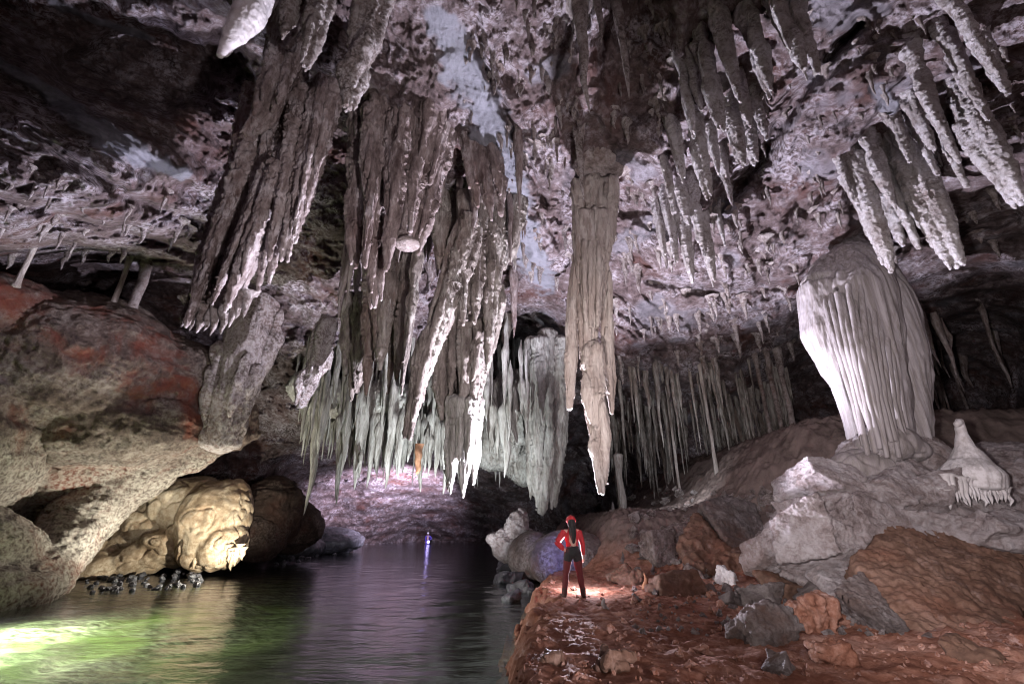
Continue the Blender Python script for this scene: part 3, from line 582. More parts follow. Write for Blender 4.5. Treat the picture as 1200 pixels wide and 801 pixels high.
formation('stalactite', 'smooth ivory stalactite alone against the black recess at the top left', 'stalactite', [[[(305, -15, 6.2, 20), (290, 20, 6.2, 17), (272, 45, 6.2, 10), (258, 66, 6.2, 2)]]], M['white'], 'slab', .6, .025, 271, ns=0)
formation('hanging_drapery', 'pair of crusted draperies hanging from the top edge left of centre', 'drapery', [
    [[(448, -40, 5.8, 24), (428, 45, 6.1, 20), (414, 90, 6.2, 12), (409, 127, 6.2, 2)]],
    [[(385, -40, 6, 18), (368, 30, 6.1, 13), (355, 78, 6.1, 2)], [(350, -30, 5.8, 14), (338, 20, 5.9, 8), (331, 45, 5.9, 2)]]], M['coral'], 'coral', .8, .026, 281)
formation('fluted_column', 'grey fluted column between the left ledge and the leaning drapery', 'column', [
    [[(300, 355, 17.4, 40), (290, 400, 17.2, 36), (278, 440, 17, 28), (266, 480, 17.1, 27), (258, 520, 17.4, 30)], [(322, 365, 17.6, 14), (316, 410, 17.6, 10), (306, 440, 17.6, 4)]]], M['mound'], 'flow', 1.3, .045, 291, smooth=2, wf=.22)
formation('stalactite', 'thick stalactite with a bulbous pale tip beside the grey fluted column', 'stalactite', [[[(384, 375, 15, 14), (374, 420, 15, 14), (362, 448, 15, 14), (352, 476, 15, 4)]]], M['coral'], 'coral', .7, .035, 301)

# right-hand flowstone column
I = formation('flowstone_column', 'massive lilac flowstone column fluted like a waterfall on the right mound', 'column', [
    [[(978, 314, 11.6, 20), (963, 345, 11.3, 24), (966, 390, 11.2, 22), (990, 450, 11.1, 13), (1012, 530, 11, 9)],
     [(994, 275, 11.9, 9), (997, 294, 11.7, 17), (1001, 314, 11.4, 32), (1004, 350, 11, 38), (1017, 405, 10.9, 33), (1033, 465, 10.9, 24), (1046, 540, 10.8, 20)],
     [(1026, 320, 11.5, 20), (1038, 355, 11.3, 26), (1056, 415, 11.2, 25), (1067, 470, 11.2, 19), (1074, 525, 11.1, 13)]]], M['column'], 'flow', .8, .035, 311, smooth=6, ns=0)
for k in range(13):                      # the deep flutes between which it is hollow
    u = k / 12; a0 = 968 + 78 * u; b0 = 1000 + 56 * u; b9 = 522 + 14 * math.sin(k * 2.3)
    st = [(a0 - 4, 318 + 9 * math.sin(k * 4.1) - 8 * math.sin(PI * u), 11.3 - .3 * math.sin(PI * u), 2.2), (a0, 356 + 12 * math.sin(k * 2.9) - 14 * math.sin(PI * u), 10.72 - .42 * math.sin(PI * u), 3.2), (a0 + (b0 - a0) * .45, 410, 10.42 - .4 * math.sin(PI * u), 3.8), (b0, 470, 10.36 - .34 * math.sin(PI * u), 3.3), (b0 + 12, b9, 10.34 - .3 * math.sin(PI * u), 2.8)]
    v, q = ptube(st, 9); P = np.array(v); P += .02 * np.stack([perlin(P * 2, k), perlin(P * 2, k + 30), P[:, 0] * 0], -1)
    me_ = bpy.data.meshes.new('flute'); me_.from_pydata(P.tolist(), [], q); me_.polygons.foreach_set('use_smooth', [True] * len(me_.polygons))
    at = me_.attributes.new('crust', 'FLOAT', 'POINT'); at.data.foreach_set('value', [.6] * len(me_.vertices)); link('flute', me_, M['column'], I)

# ------------------------------------------------------------------ right mound, its blocks and the skirted stalagmite
mt = thing('rock_mound', V(1040, 690, 10.5), 'pale lumpy rock mound carrying the lilac flowstone column', 'rock mound')
sculpt('mound_body', [pell(*s) for s in [(1050, 545, 11.6, 62, 40, 1.1), (1075, 590, 12, 110, 55, 1.7), (990, 590, 11.6, 56, 40, 1.2), (1140, 600, 12, 110, 46, 1.6), (1000, 625, 11.3, 85, 45, 1.3), (945, 628, 11.3, 36, 36, 1), (1180, 560, 13, 70, 40, 1.4),
        (960, 655, 10.9, 40, 30, .9), (1060, 640, 11.2, 110, 50, 1.4), (1170, 640, 10.8, 70, 40, 1.2), (1018, 535, 11, 30, 26, .7), (925, 665, 11.4, 40, 22, .8)]] + [box_arrays(V(px, py, Y), (w * S(px, py, Y) * 1.08, .8, h * S(px, py, Y) * 1.15), (-.3 + .25 * math.sin(k), .35 * math.cos(k * 1.7), .5 * math.sin(k * 2.3)), .16, 700 + k) for k, (px, py, Y, w, h) in enumerate([(962, 570, 10.9, 30, 17), (985, 602, 10.5, 36, 18), (938, 622, 10.5, 28, 22), (1012, 628, 10.4, 42, 18), (972, 652, 10.2, 36, 13), (1062, 600, 10.6, 46, 17), (1112, 602, 10.9, 42, 13), (1162, 616, 10.7, 50, 13), (1095, 622, 10.4, 50, 13), (1036, 570, 10.6, 38, 14), (1185, 572, 11.3, 50, 18), (925, 650, 10.6, 30, 15), (1150, 628, 10.3, 52, 12)])], .032, M['moundpale'], mt, 'crag2', .5, 321, 1)
sculpt('flowstone_cap', [pell(*s) for s in [(1015, 548, 10.7, 40, 22, .55), (985, 572, 10.6, 32, 18, .5), (1040, 520, 10.6, 36, 24, .55), (1062, 528, 10.7, 24, 18, .5)]], .028, M['column'], mt, 'bulb', .45, 331)
sculpt('flowstone_cap', [pell(*s) for s in [(950, 618, 10.4, 26, 26, .5), (975, 612, 10.3, 22, 18, .5)]], .028, M['moundpale'], mt, 'crag2', .6, 341)
def teeth(parent, mat, pts_, Y, L0, r0, seed, name='drip'):
    for k, (px, py) in enumerate(pts_):
        L_ = L0 * (.6 + .7 * random.random()); v, q, c = stal_arrays(L_, r0 * (.8 + .5 * random.random()), seed + k, 8, 10, .3, .8, .1, .2)
        o = link(name, mesh_np(name, v, q, True, {'crust': c}), mat, parent); o.location = V(px, py, Y)
teeth(mt, M['column'], [(x, 566 + 4 * math.sin(x) + (x - 1015) * .1) for x in range(985, 1052, 5)], 10.15, .32, .06, 400)
sg = thing('skirted_stalagmite', V(1138, 565, 10.0), 'white pointed stalagmite with a dripping skirt right of the lilac column', 'stalagmite')
sculpt('stalagmite_cone', [ptube([(1124, 492, 10.05, 3), (1127, 508, 10.05, 4.5), (1131, 524, 10.05, 9), (1136, 540, 10.05, 18), (1139, 554, 10.05, 30), (1140, 566, 10.1, 30)]), ptube([(1125, 494, 10.0, 3), (1120, 497, 9.98, 3)])], .02, M['white'], sg, 'flow', .35, 351)
teeth(sg, M['white'], [(1108 + k * 4.6, 556 + 6 * math.sin(k * .22)) for k in range(15)], 9.72, .42, .055, 430, 'skirt_drip')
teeth(sg, M['white'], [(1100 + k * 7, 572 + 3 * math.sin(k * 2)) for k in range(12)], 9.8, .3, .06, 450, 'skirt_drip')

def block(label, c, half_px, dep, rot, mat, seed, name='boulder', cat='boulder', skew=.14, amp=1.0, voxel=.035, group=None):
    px, py, Y = c; s = S(px, py, Y)
    o = sculpt(name, [box_arrays(V(px, py, Y), (half_px[0] * s, dep, half_px[1] * s), rot, skew, seed)], voxel, mat, None, 'slab', amp, seed, 3)
    return tag(o, label, cat, group)
def prism(name, label, face, back, mat, seed, amp=1.0, voxel=.035, cat='boulder'):
    a = np.array([V(*f) for f in face]); b = a + np.array(back) + np.random.default_rng(seed).uniform(-.12, .12, a.shape); n = len(a)
    q = [list(range(n)), list(range(2 * n - 1, n - 1, -1))] + [[k, n + k, n + (k + 1) % n, (k + 1) % n] for k in range(n)]
    return tag(sculpt(name, [(np.vstack([a, b]), q)], voxel, mat, None, 'slab', amp, seed, 2), label, cat)
prism('boulder', 'huge reddish brown angular block leaning at the foot of the right mound', [(1002, 662, 8.9), (1040, 615, 9.7), (1110, 618, 10.0), (1190, 640, 9.9), (1204, 700, 8.6), (1185, 742, 7.7), (1075, 748, 7.5)], (.5, 1.6, -.8), M['slab'], 4, 1.6)
prism('boulder', 'brown block at the right edge beside the huge reddish block', [(1165, 640, 9.8), (1200, 600, 10.2), (1260, 620, 10.0), (1250, 700, 8.8)], (.4, 1.2, -.4), M['slab'], 15, 1.5)
prism('boulder', 'grey wedge slab propped against the huge reddish block', [(978, 690, 8.0), (1010, 670, 8.5), (1066, 738, 7.5), (1046, 742, 7.35)], (.35, .6, -.5), M['grey'], 5, 1.2, .025)
prism('boulder', 'small grey slab lying below the huge reddish block', [(1082, 745, 7.1), (1100, 741, 7.3), (1122, 770, 6.7), (1110, 775, 6.6)], (.15, .3, -.25), M['grey'], 6, .7, .016)
prism('boulder', 'tall pale slab leaning left in front of the brown slope', [(820, 590, 15.2), (850, 580, 15.7), (884, 590, 15.7), (908, 655, 14.7), (862, 650, 14.4)], (.5, 1.5, -.3), M['grey'], 7, 1.6, .045)
prism('boulder', 'fibrous brown block crumbling below the tall leaning pale slab', [(795, 640, 14.6), (815, 602, 15.3), (850, 640, 14.5), (868, 670, 13.9), (812, 668, 13.9)], (.5, 1.2, -.2), M['slab'], 8, 2.2, .045)
prism('boulder', 'pale stepped slab at the left foot of the mound', [(925, 640, 10.9), (960, 632, 11), (1000, 668, 10.2), (960, 690, 9.9), (918, 672, 10.4)], (.3, 1.0, -.5), M['moundpale'], 9, 1.6)
prism('boulder', 'narrow pale slab under the mound tilted towards the grey wedge', [(948, 668, 10.0), (985, 655, 10.3), (1010, 690, 9.4), (975, 700, 9.3)], (.3, .8, -.4), M['moundpale'], 19, 1.6)
def rock(label, px, py, w, h, mat, seed, name='rock', cat='rock', group=None, style='slab', amp=.8):
    p = on_ground(px, py + h * .75); s = p[1] / ray(px, py)[1] / F; rr = np.random.default_rng(seed)
    c = (p[0], p[1] + .2 * w * s, p[2] + h * s * .55)
    pr = [box_arrays(c, (w * s * .72, w * s * .6, h * s * .75), (rr.uniform(-.4, .4), rr.uniform(-.5, .5), rr.uniform(0, 3)), .34, seed), box_arrays(np.array(c) + (rr.uniform(-.4, .4) * w * s, .1, -.15 * h * s), (w * s * .5, w * s * .6, h * s * .6), (rr.uniform(-.5, .5), rr.uniform(-.6, .6), rr.uniform(0, 3)), .34, seed + 500), ell_arrays(np.array(c) + (rr.uniform(-.3, .3) * w * s, 0, -.2 * h * s), (w * s * .8, w * s * .6, h * s * .6))]
    return tag(sculpt(name, pr, max(.014, w * s / 16), mat, None, style, 1.3 * amp * min(1, w * s * 2.2), seed, 1), label, cat, group)
rock('pale grey pointed rock in front of the brown slab', 897, 700, 22, 15, M['grey'], 21)
rock('sparkling crusted rock half sunk in the mud path', 893, 733, 36, 17, M['grey'], 22, amp=1.3)
rock('rough red brown rock beside the grey wedge slab', 965, 722, 24, 22, M['mud'], 23, amp=1.6)
rock('low red rock nearest the bottom edge on the right', 980, 765, 24, 14, M['mud'], 24, amp=1.6)
rock('grey rock chip lying on the red mud near the bottom', 917, 779, 17, 8, M['grey'], 25)
rock('small pale rock behind the pointed grey rock', 955, 702, 16, 12, M['grey'], 26)
rock('dark clod on the mud bank near the river edge', 648, 772, 13, 8, M['slab'], 27, amp=1.6)
rock('dark ridged stone in the middle of the mud path', 718, 777, 18, 9, M['slab'], 28, amp=1.8)
rock('flat reddish boulder behind the brown mini stalagmite', 735, 675, 20, 10, M['slab'], 29)
rock('brown boulder right of the mini stalagmite', 790, 688, 30, 13, M['slab'], 30)
rock('bright white lump of calcite on the rubble, the larger of two', 853, 676, 13, 9, M['white'], 31, amp=1.5)
rock('grey chip between the two white calcite lumps', 832, 690, 9, 5, M['grey'], 32)
rock('dark wet stone at the bank edge below the caver', 600, 731, 9, 7, M['black'], 33)
rock('thin pale stone beside the sparkling crusted rock', 858, 702, 13, 7, M['grey'], 34)
rock('grey boulder in the rubble below the tall leaning slab', 815, 668, 16, 12, M['mound'], 35)
rock('brown boulder at the foot of the tall leaning slab', 870, 655, 24, 14, M['slab'], 36)
rock('knobby brown boulder in front of the right mound', 925, 690, 26, 12, M['slab'], 37)
rock('low brown boulder on the right below the huge block', 1150, 765, 32, 10, M['slab'], 38)
rock('grey boulder among rubble left of the leaning slab', 775, 640, 22, 18, M['mound'], 39)
rock('rounded boulder with ribbed top left of the leaning slab', 800, 630, 20, 16, M['mound'], 40)
def stalagmite(label, px, py, h, w, mat, seed, group=None, Y=None):
    p = on_ground(px, py) if Y is None else V(px, py, Y); s = p[1] / ray(px, py)[1] / F
    v, q, c = stal_arrays(h * s * 1.15, w * s, seed, 14, 22, .8, .8, .25, .2); v = v * (1, 1, -1); q = q[:, ::-1]
    o = tag(link('stalagmite', mesh_np('stalagmite', v, q, True, {'crust': c}), mat), label, 'stalagmite', group); o.location = (p[0], p[1], p[2] - .08); return o
stalagmite('knee-high rust brown stalagmite standing alone on the mud', 757, 691, 20, 4.2, M['orange'], 501)
stalagmite('short white hooded stalagmite among the rubble', 809, 676, 20, 7, M['white'], 502)
stalagmite('tiny pale stalagmite on the mud right of the caver', 708, 712, 14, 4, M['grey'], 503)
stalagmite('slim pale stalagmite left of the ribbed boulder', 743, 632, 20, 2.6, M['grey'], 504, Y=20)
stalagmite('stout ghostly stalagmite in the dark hollow behind the caver', 720, 618, 27, 5, M['grey'], 505, Y=24)
stalagmite('pointed stalagmite on top of the grey boulders', 770, 616, 17, 5, M['mound'], 506, Y=19)

for k, (px, py, h, w) in enumerate([(752, 650, 13, 3), (787, 655, 11, 3.5), (765, 668, 9, 2.6), (823, 650, 14, 3.2), (838, 668, 9, 3), (776, 645, 16, 3.4), (730, 655, 10, 2.6), (880, 690, 9, 3)]):
    stalagmite('small dull brown stalagmite in the rubble behind the muddy path', px, py, h, w, M['mound'] if k % 2 else M['grey'], 510 + k, 'small stalagmites in the rubble')
# grey wall of rock and the white flowstone behind the caver
boulder('boulder', 'smooth blue-grey rock wall directly behind the caver', 'boulder', [(668, 655, 18.5, 52, 32, 1.2), (705, 660, 18.8, 40, 28, 1.2), (625, 652, 19.5, 30, 28, 1)], M['grey'], 'bulb', .5, .06, 361)
boulder('flowstone_lump', 'knobby white flowstone lump at the right river edge', 'flowstone', [(606, 622, 21, 14, 20, .8), (590, 634, 21, 14, 14, .7), (618, 640, 21, 18, 18, .8), (600, 645, 20.8, 20, 14, .8), (579, 630, 21, 8, 5, .5), (610, 606, 21, 6, 10, .4)], M['moundpale'], 'crag2', .9, .04, 371)
for k, (px, py, w, h) in enumerate([(604, 664, 18, 9), (622, 676, 16, 9), (596, 680, 15, 7), (612, 690, 13, 7), (600, 700, 9, 5)]):
    p = G(px, py, .05); s = S(px, py, p[1])
    tag(sculpt('river_boulder', [box_arrays(p, (w * s, w * s * .8, h * s), (.1 * k, .2, k), .2, 60 + k)], .05, M['black'], None, 'slab', 1.3, 60 + k), ('black wet boulder in the river by the bank, %s' % ['the rearmost of five', 'against the mud edge behind the caver', 'out in the current', 'left of the caver\'s feet', 'smallest and lowest'][k]), 'boulder', 'black boulders by the mud bank')

ORD = 'first second third fourth fifth sixth seventh eighth ninth tenth eleventh twelfth thirteenth fourteenth fifteenth sixteenth seventeenth eighteenth nineteenth twentieth'.split() + ['twenty-' + w for w in 'first second third fourth fifth sixth seventh eighth ninth'.split()]
# ------------------------------------------------------------------ single stalactites
def hang(px, py_tip, py_top, Y, w, mat, seed, label, group, seg=14, rings=30, name='stalactite', **kw):
    tip = V(px, py_tip, Y); r = ray(px, py_top); topz = CAM[2] + Y * r[2] / r[1]
    v, q, c = stal_arrays(topz - tip[2], w * S(px, py_tip, Y), seed, seg, rings, **kw)
    o = tag(link(name, mesh_np(name, v, q, True, {'crust': c}), mat), label, 'stalactite', group); o.location = (tip[0], tip[1], topz); return o
def hang_bundle(px, py_tip, py_top, Y, w, mat, seed, label, group, n=9, voxel=.018, amp=.5, club=0):
    tx = lambda y: 600 + (px - 600) * (y + 915) / (py_tip + 915)
    st = [(tx(y), y, Y, w * f) for y, f in [(py_top + (py_tip - py_top) * u, f) for u, f in ((-.3, 2.4), (-.1, 1.9), (.03, 1.35), (.12, 1.1), (.35, .95), (.6, .8 + club * .2), (.85, .5 + club * .5), (1, .12 + club * .35))]]
    o = sculpt('stalactite', bundle(st, n, seed, .42), voxel, mat, None, 'knob', amp, seed, 1); return tag(o, label, 'stalactite', group)
def hang_auto(px, py_tip, py_top, w, mat, seed, label, group, **kw):   # rooted where the rock is
    tx = px
    for _ in range(3): tx = 600 + (px - 600) * (py_top + 950) / (py_tip + 950)
    h = hit(tx, py_top); kw.setdefault('wall', .22); kw.setdefault('flare', .1); return hang(px, py_tip, py_top - 8, float(h[1]) + .12, w, mat, seed, label, group, **kw)
g = 'encrusted stalactites on the right of the ceiling'
for k, (px, yt, y0, w) in enumerate([(738, 117, -20, 8), (706, 53, -40, 8), (690, 133, 20, 8), (684, 236, 165, 5)]):
    h = hit(px, max(y0, 0)); hang(px, yt, y0 - 10, float(h[1]) - .25, w, M['coral'], 520 + k, ['long pale stalactite lit in a streak across the dark ceiling shadow', 'stalactite at the top edge outlined in white', 'dark stalactite above the grey ceiling boss', 'thin stalactite outlined white beside the ceiling boss'][k], 'stalactites round the grey boss', knob=.25, rings=40)
GL = [(846, 152, 10, 11), (871, 196, 60, 12), (905, 112, -20, 12), (946, 94, -40, 11), (832, 232, 90, 10), (812, 330, 170, 9), (836, 336, 190, 9), (792, 312, 190, 8), (858, 242, 140, 9), (800, 214, 110, 9), (886, 192, 80, 9),
        (824, 300, 180, 7), (778, 300, 215, 7), (868, 120, -10, 10), (926, 60, -50, 9), (815, 160, 40, 9), (850, 290, 210, 6), (842, 205, 120, 8), (880, 150, 40, 9), (805, 265, 170, 8), (790, 250, 170, 6), (865, 175, 90, 7), (898, 165, 80, 6), (822, 130, 30, 8), (960, 85, -10, 8)]
GORD = [sorted(p[0] for p in GL).index(p[0]) for p in GL]
for k, (px, yt, y0, w) in enumerate(GL):
    y0 = yt - (yt - y0) * (.5 + .25 * rng.random())
    h = hit(px - (yt - y0) * .1, max(y0, -20)); hang_bundle(px, yt, y0 - 12, float(h[1]) - .1, w * .7, M['coral2'], 540 + k, 'white-edged stalactite, %s from the left in the cluster right of the ceiling shadow' % ORD[GORD[k]], g)
g = 'coral-like stalactites at the upper right'
H = [('longest white coral-crusted stalactite at the right edge', 1197, 240, 60, 6.6, 17), ('thick club-ended stalactite to the upper right of the lilac column', 1122, 313, 110, 8.0, 15), ('stalactite with a forked tip just above the lilac column', 1045, 319, 170, 8.6, 12)]
for k, (lb, px, yt, y0, Y, w) in enumerate(H): hang_bundle(px, yt, y0, Y, w * .7, M['coral2'], 580 + k, lb, g, 12, .018, .6, .6)
HX = [1090, 1105, 1068, 1030, 1012, 1060, 1150, 1185, 1160, 1078, 1100, 1040, 1020, 1050, 1085, 1125, 1135, 1170, 1110, 1095, 1000, 1035, 1062, 1075, 1145, 1022]
HORD = [sorted(HX).index(p) for p in HX]
for k in range(26):
    px = HX[k]; yt = [238, 244, 190, 262, 252, 288, 172, 110, 140, 222, 205, 230, 240, 245, 270, 190, 220, 90, 160, 180, 235, 290, 255, 292, 120, 285][k]
    y0 = yt - random.uniform(45, 90); tx = 600 + (px - 600) * (y0 + 900) / (yt + 900); h = hit(tx, max(y0, 5))
    hang_bundle(px, yt, y0 - 10, float(h[1]) - random.uniform(.05, .5), random.uniform(4, 6.5), M['coral2'], 590 + k, 'knobby grey stalactite, %s from the left in the coral-crusted upper right bunch' % ORD[HORD[k]], g, 8, .018, .6, .3)
for k, (sp_, lb) in enumerate([([(400, 470, 21.5, 44, 20, 1.5), (455, 478, 21.6, 55, 24, 1.6), (520, 486, 22.5, 46, 24, 1.5), (370, 455, 21, 24, 18, 1.2)], 'greenish white knobby rock shelf from which the long fringe hangs'), ([(600, 480, 24, 30, 44, 1.5), (585, 520, 24.5, 30, 26, 1.4), (618, 540, 25, 24, 24, 1.2)], 'bluish knobby rock bulge behind the bluish white curtain')]):
    boulder('rock_shelf', lb, 'rock shelf', sp_, M['green'], 'coral', 1.5, .07, 611 + k)
g = 'greenish white stalactites over the far river'
EX = [(357, 604, 455, 7), (372, 532, 450, 7), (393, 592, 455, 8), (415, 574, 450, 9), (399, 560, 460, 6), (440, 556, 470, 7), (452, 573, 470, 7), (466, 561, 470, 6), (492, 577, 480, 7), (478, 542, 470, 6), (520, 580, 480, 7), (510, 560, 480, 6), (560, 548, 470, 7), (575, 532, 460, 8), (592, 560, 460, 8), (605, 520, 440, 8), (430, 572, 470, 6), (503, 545, 470, 6)]
LK = 'slim greenish white stalactite in the fringe hanging over the far river'
EXO = [sorted(p[0] for p in EX).index(p[0]) for p in EX]
for k, (px, yt, y0, w) in enumerate(EX): hang(px, yt, y0 + 10, rng.uniform(19.6, 20.6), w, M['green'], 620 + k, 'long greenish white stalactite, %s from the left among the longest of the far fringe' % ORD[EXO[k]], g, seg=12, rings=36, wall=.15, flare=.1, flute=.35)
for k in range(165):
    px = rng.uniform(346, 618); u = rng.random(); yt = np.interp(px, [346, 380, 420, 520, 560, 612], [520, 545, 562, 568, 545, 530]) - 95 * u ** 1.2; y0 = yt - rng.uniform(30, 80)
    hang(px, yt, y0, rng.uniform(18.8, 21.5), rng.uniform(1.6, 4.8), M['green'], 650 + k, LK, g, seg=10, rings=30, wall=.2, flare=.1, flute=.5, knob=.35)
sp_ = []
def y_z(py, Y): r = ray(600, py); return CAM[2] + Y * r[2] / r[1]
for k in range(330):
    px = rng.uniform(345, 650); y0 = rng.uniform(395, 500); sp_.append((px, min(y0 + 16 + 70 * rng.random() ** 1.5, 572), y0, rng.uniform(1.2, 3.2), 3300 + k))
FR = sp_
tag(hang(489, 556, 522, 17, 4.3, M['orange'], 777, 'short orange stalactite among the greenish white fringe', None, seg=14, rings=20, blunt=.6, flare=.1), group=None)
def crowd(name, label, spec, mat):
    av, aq, ac, off = [], [], [], 0
    for px, yt, y0, w, sd in spec:
        tx = 600 + (px - 600) * (y0 + 915) / (yt + 915); h = hit(tx, y0); Y = float(h[1]) - .1; L_ = (y_z(y0 - 6, Y) - y_z(yt, Y))
        v, q, c = stal_arrays(L_, w * S(px, yt, Y), sd, 8, 18, .15, .9, .3, .4, wall=.15); tip = V(px, yt, Y)
        av.append(v + (tip[0], tip[1], y_z(y0 - 6, Y))); aq.append(q + off); ac.append(c); off += len(v)
    return tag(link(name, mesh_np(name, np.vstack(av), np.vstack(aq), True, {'crust': np.concatenate(ac)}), mat), label, 'stalactites', None, 'stuff')
def y_z(py, Y): r = ray(600, py); return CAM[2] + Y * r[2] / r[1]
crowd('pale_stalactites', 'dense mass of fine pale stalactites behind the long fringe over the far river', FR, M['green'])
sp_ = []
for k in range(190):
    px = rng.uniform(712, 940); y0 = rng.uniform(420, 520); sp_.append((px, y0 + 18 + 90 * rng.random() ** 2, y0, rng.uniform(1.4, 4), 2800 + k))
crowd('dim_stalactites', 'mass of dim grey stalactites crowded under the ceiling lip left of the lilac column', sp_, M['brown2'])
for k in range(34):
    px = rng.uniform(560, 720); y0 = rng.uniform(400, 480); yt = y0 + 30 + 80 * rng.random(); 
    if 655 < px < 725: continue
    hang_auto(px, yt, y0, rng.uniform(3, 6), M['green'], 900 + k, 'shadowed stalactite around the bluish white curtain', 'stalactites round the bluish curtain', seg=9, rings=20)
for k in range(14):
    px = rng.uniform(1085, 1190); y0 = rng.uniform(330, 430); hang_auto(px, y0 + rng.uniform(40, 110), y0, rng.uniform(2.5, 6), M['brown'], 960 + k, 'dark stalactite in the black recess right of the lilac column', 'stalactites in the right recess', seg=9, rings=20)
for k, (px, y0, y1, Y, w, lb) in enumerate([(942, 400, 552, 19.5, 3.6, 'thin brown column left of the lilac column, the right one of a close pair'), (928, 400, 555, 20, 3.0, 'thin brown column left of the lilac column, the left one of a close pair'), (842, 470, 566, 21, 1.9, 'slender column above the tall leaning slab'), (733, 540, 640, 24, 4, 'pale thin column in the dark hollow right of the caver'),
        (800, 520, 602, 23, 1.5, 'thread-thin column above the ribbed boulder'), (914, 430, 560, 20.5, 2.6, 'short brown column near the thin pair'), (152, 288, 372, 15, 5, 'crooked brown column in the dark gap above the left ledge'), (130, 345, 366, 14.5, 2.5, 'little white column stub on the left ledge'), (22, 292, 328, 11.5, 2.2, 'slanting thin pale column at the far left gap')]):
    a = V(px, y1, Y); tx = 600 + (px - 600) * (y0 + 950) / (y1 + 950); b = V(tx, y0, Y); s = S(px, y1, Y) * w; up = BVH.ray_cast(Vector((a[0], a[1], a[2] + .8)), Vector((0, 0, 1))); b = np.array(up[0]) if up[0] is not None and up[0][2] - b[2] < 4 else b
    zz = np.linspace(0, 1, 26); st = np.stack([a[0] + 0 * zz, a[1] + 0 * zz, a[2] - .2 + (b[2] - a[2] + .5) * zz, s * (1 + .9 * np.exp(-zz * 9) + .9 * np.exp(-(1 - zz) * 9))], 1)
    v, q = tube_arrays(st, 12); v = np.array(v); d = fbm(v * (2.5, 2.5, .8) + k, 3, 40 + k); c0 = np.array([a[0], a[1], 0]); v[:, :2] += (v[:, :2] - c0[:2]) * (.6 * d[:, None]) + .12 * s * 4 * np.stack([perlin(v * (0, 0, .8) + k, 1), perlin(v * (0, 0, .8) + k, 2)], -1)
    me_ = bpy.data.meshes.new('thin_column'); me_.from_pydata(v.tolist(), [], q); me_.polygons.foreach_set('use_smooth', [True] * len(me_.polygons))
    at = me_.attributes.new('crust', 'FLOAT', 'POINT'); at.data.foreach_set('value', np.clip(d + .3, 0, 1)); tag(link('thin_column', me_, M['pale'] if k not in (0, 1, 5, 6) else M['mound']), lb, 'column', 'thin columns')

for k in range(46):
    px = rng.uniform(395, 630); y0 = rng.uniform(150, 390); yt = y0 + rng.uniform(35, 110); hang_auto(px, yt, y0, rng.uniform(4, 8), M['brown'] if k % 3 else M['pale'], 1100 + k, 'brown stalactite half hidden among the big draperies over the river', 'brown stalactites among the draperies', seg=12, rings=34, flute=.4, knob=.3)
def rubble(name, label, mat, n, area, wpx, seed):
    r_ = np.random.default_rng(seed); av, aq, off = [], [], 0
    base = [ell_arrays((0, 0, 0), (1, .8, .6), (k, k * 2, k * 3), 7, 5) for k in range(6)]
    for k in range(n):
        px = r_.uniform(*area[:2]); py = r_.uniform(*area[2:]); p = on_ground(px, py)
        if p[0] < edge_x(p[1]) + .1: continue
        s_ = S(px, py, p[1]) * wpx * r_.lognormal(0, .5); v, q = base[k % 6]; v = v * (1 + .35 * r_.normal(size=v.shape)) * s_ * (1, 1, r_.uniform(.6, 1.1)); a = r_.uniform(0, 6); c_, n_ = math.cos(a), math.sin(a)
        v = np.stack([v[:, 0] * c_ - v[:, 1] * n_, v[:, 0] * n_ + v[:, 1] * c_, v[:, 2]], 1) + (p[0], p[1], p[2] + .25 * s_)
        av.append(v); aq += [[i + off for i in f] for f in q]; off += len(v)
    me_ = bpy.data.meshes.new(name); me_.from_pydata(np.vstack(av).tolist(), [], aq); at = me_.attributes.new('crust', 'FLOAT', 'POINT'); at.data.foreach_set('value', np.full(off, .5))
    tag(link(name, me_, mat), label, 'rubble', None, 'stuff')
rubble('rubble', 'reddish clods and crumbs strewn over the mud bank', M['mud'], 700, (600, 1190, 680, 800), 2.2, 31)
rubble('rubble', 'broken brown stones littering the slope behind the leaning slab', M['mound'], 260, (740, 960, 575, 665), 4.0, 33)
rubble('rubble', 'grey stone chips scattered along the foot of the right mound', M['grey'], 420, (740, 1060, 640, 745), 2.4, 32)
# river stones along the left shore
def stone_mesh(seed):
    r_ = np.random.default_rng(seed); v, q = ell_arrays((0, 0, 0), (1, .8, .62), r_.uniform(0, 3, 3), 8, 5); v = np.round(v * 2.2) / 2.2 * .35 + v * .65; v += .16 * np.stack([perlin(v * 1.2 + seed, 1), perlin(v * 1.2 + seed, 2), perlin(v * 1.2 + seed, 3)], -1)
    me_ = bpy.data.meshes.new('river_stone'); me_.from_pydata(v.tolist(), [], q); at = me_.attributes.new('crust', 'FLOAT', 'POINT'); at.data.foreach_set('value', [.3] * len(v)); me_.materials.append(M['black']); return me_
SM = [stone_mesh(k) for k in range(9)]
for k in range(150):
    if k < 110: px = rng.uniform(100, 236); py = rng.uniform(664, 696) - (px - 100) * .07; w = rng.uniform(2.2, 6)
    else: px = rng.uniform(318, 420); py = 660 - (px - 318) * .2 + rng.uniform(-5, 5); w = rng.uniform(2, 4.5)
    p = G(px, py, .02); s = S(px, py, p[1]); o = bpy.data.objects.new('river_stone', SM[k % 9]); COL.objects.link(o); o.location = (p[0], p[1], .03 + max(0, (680 - py) * .012) * (k < 110)); o.scale = (w * s, w * s, w * s * .75); o.rotation_euler = (rng.uniform(-.4, .4), rng.uniform(-.4, .4), rng.uniform(0, 6))
    tag(o, 'wet black river stone in the bed of stones below the tan flowstone mound' if k < 110 else 'dark stone on the shore of the far left bank', 'stone', 'stones on the left shore' if k < 110 else 'stones on the far left shore')

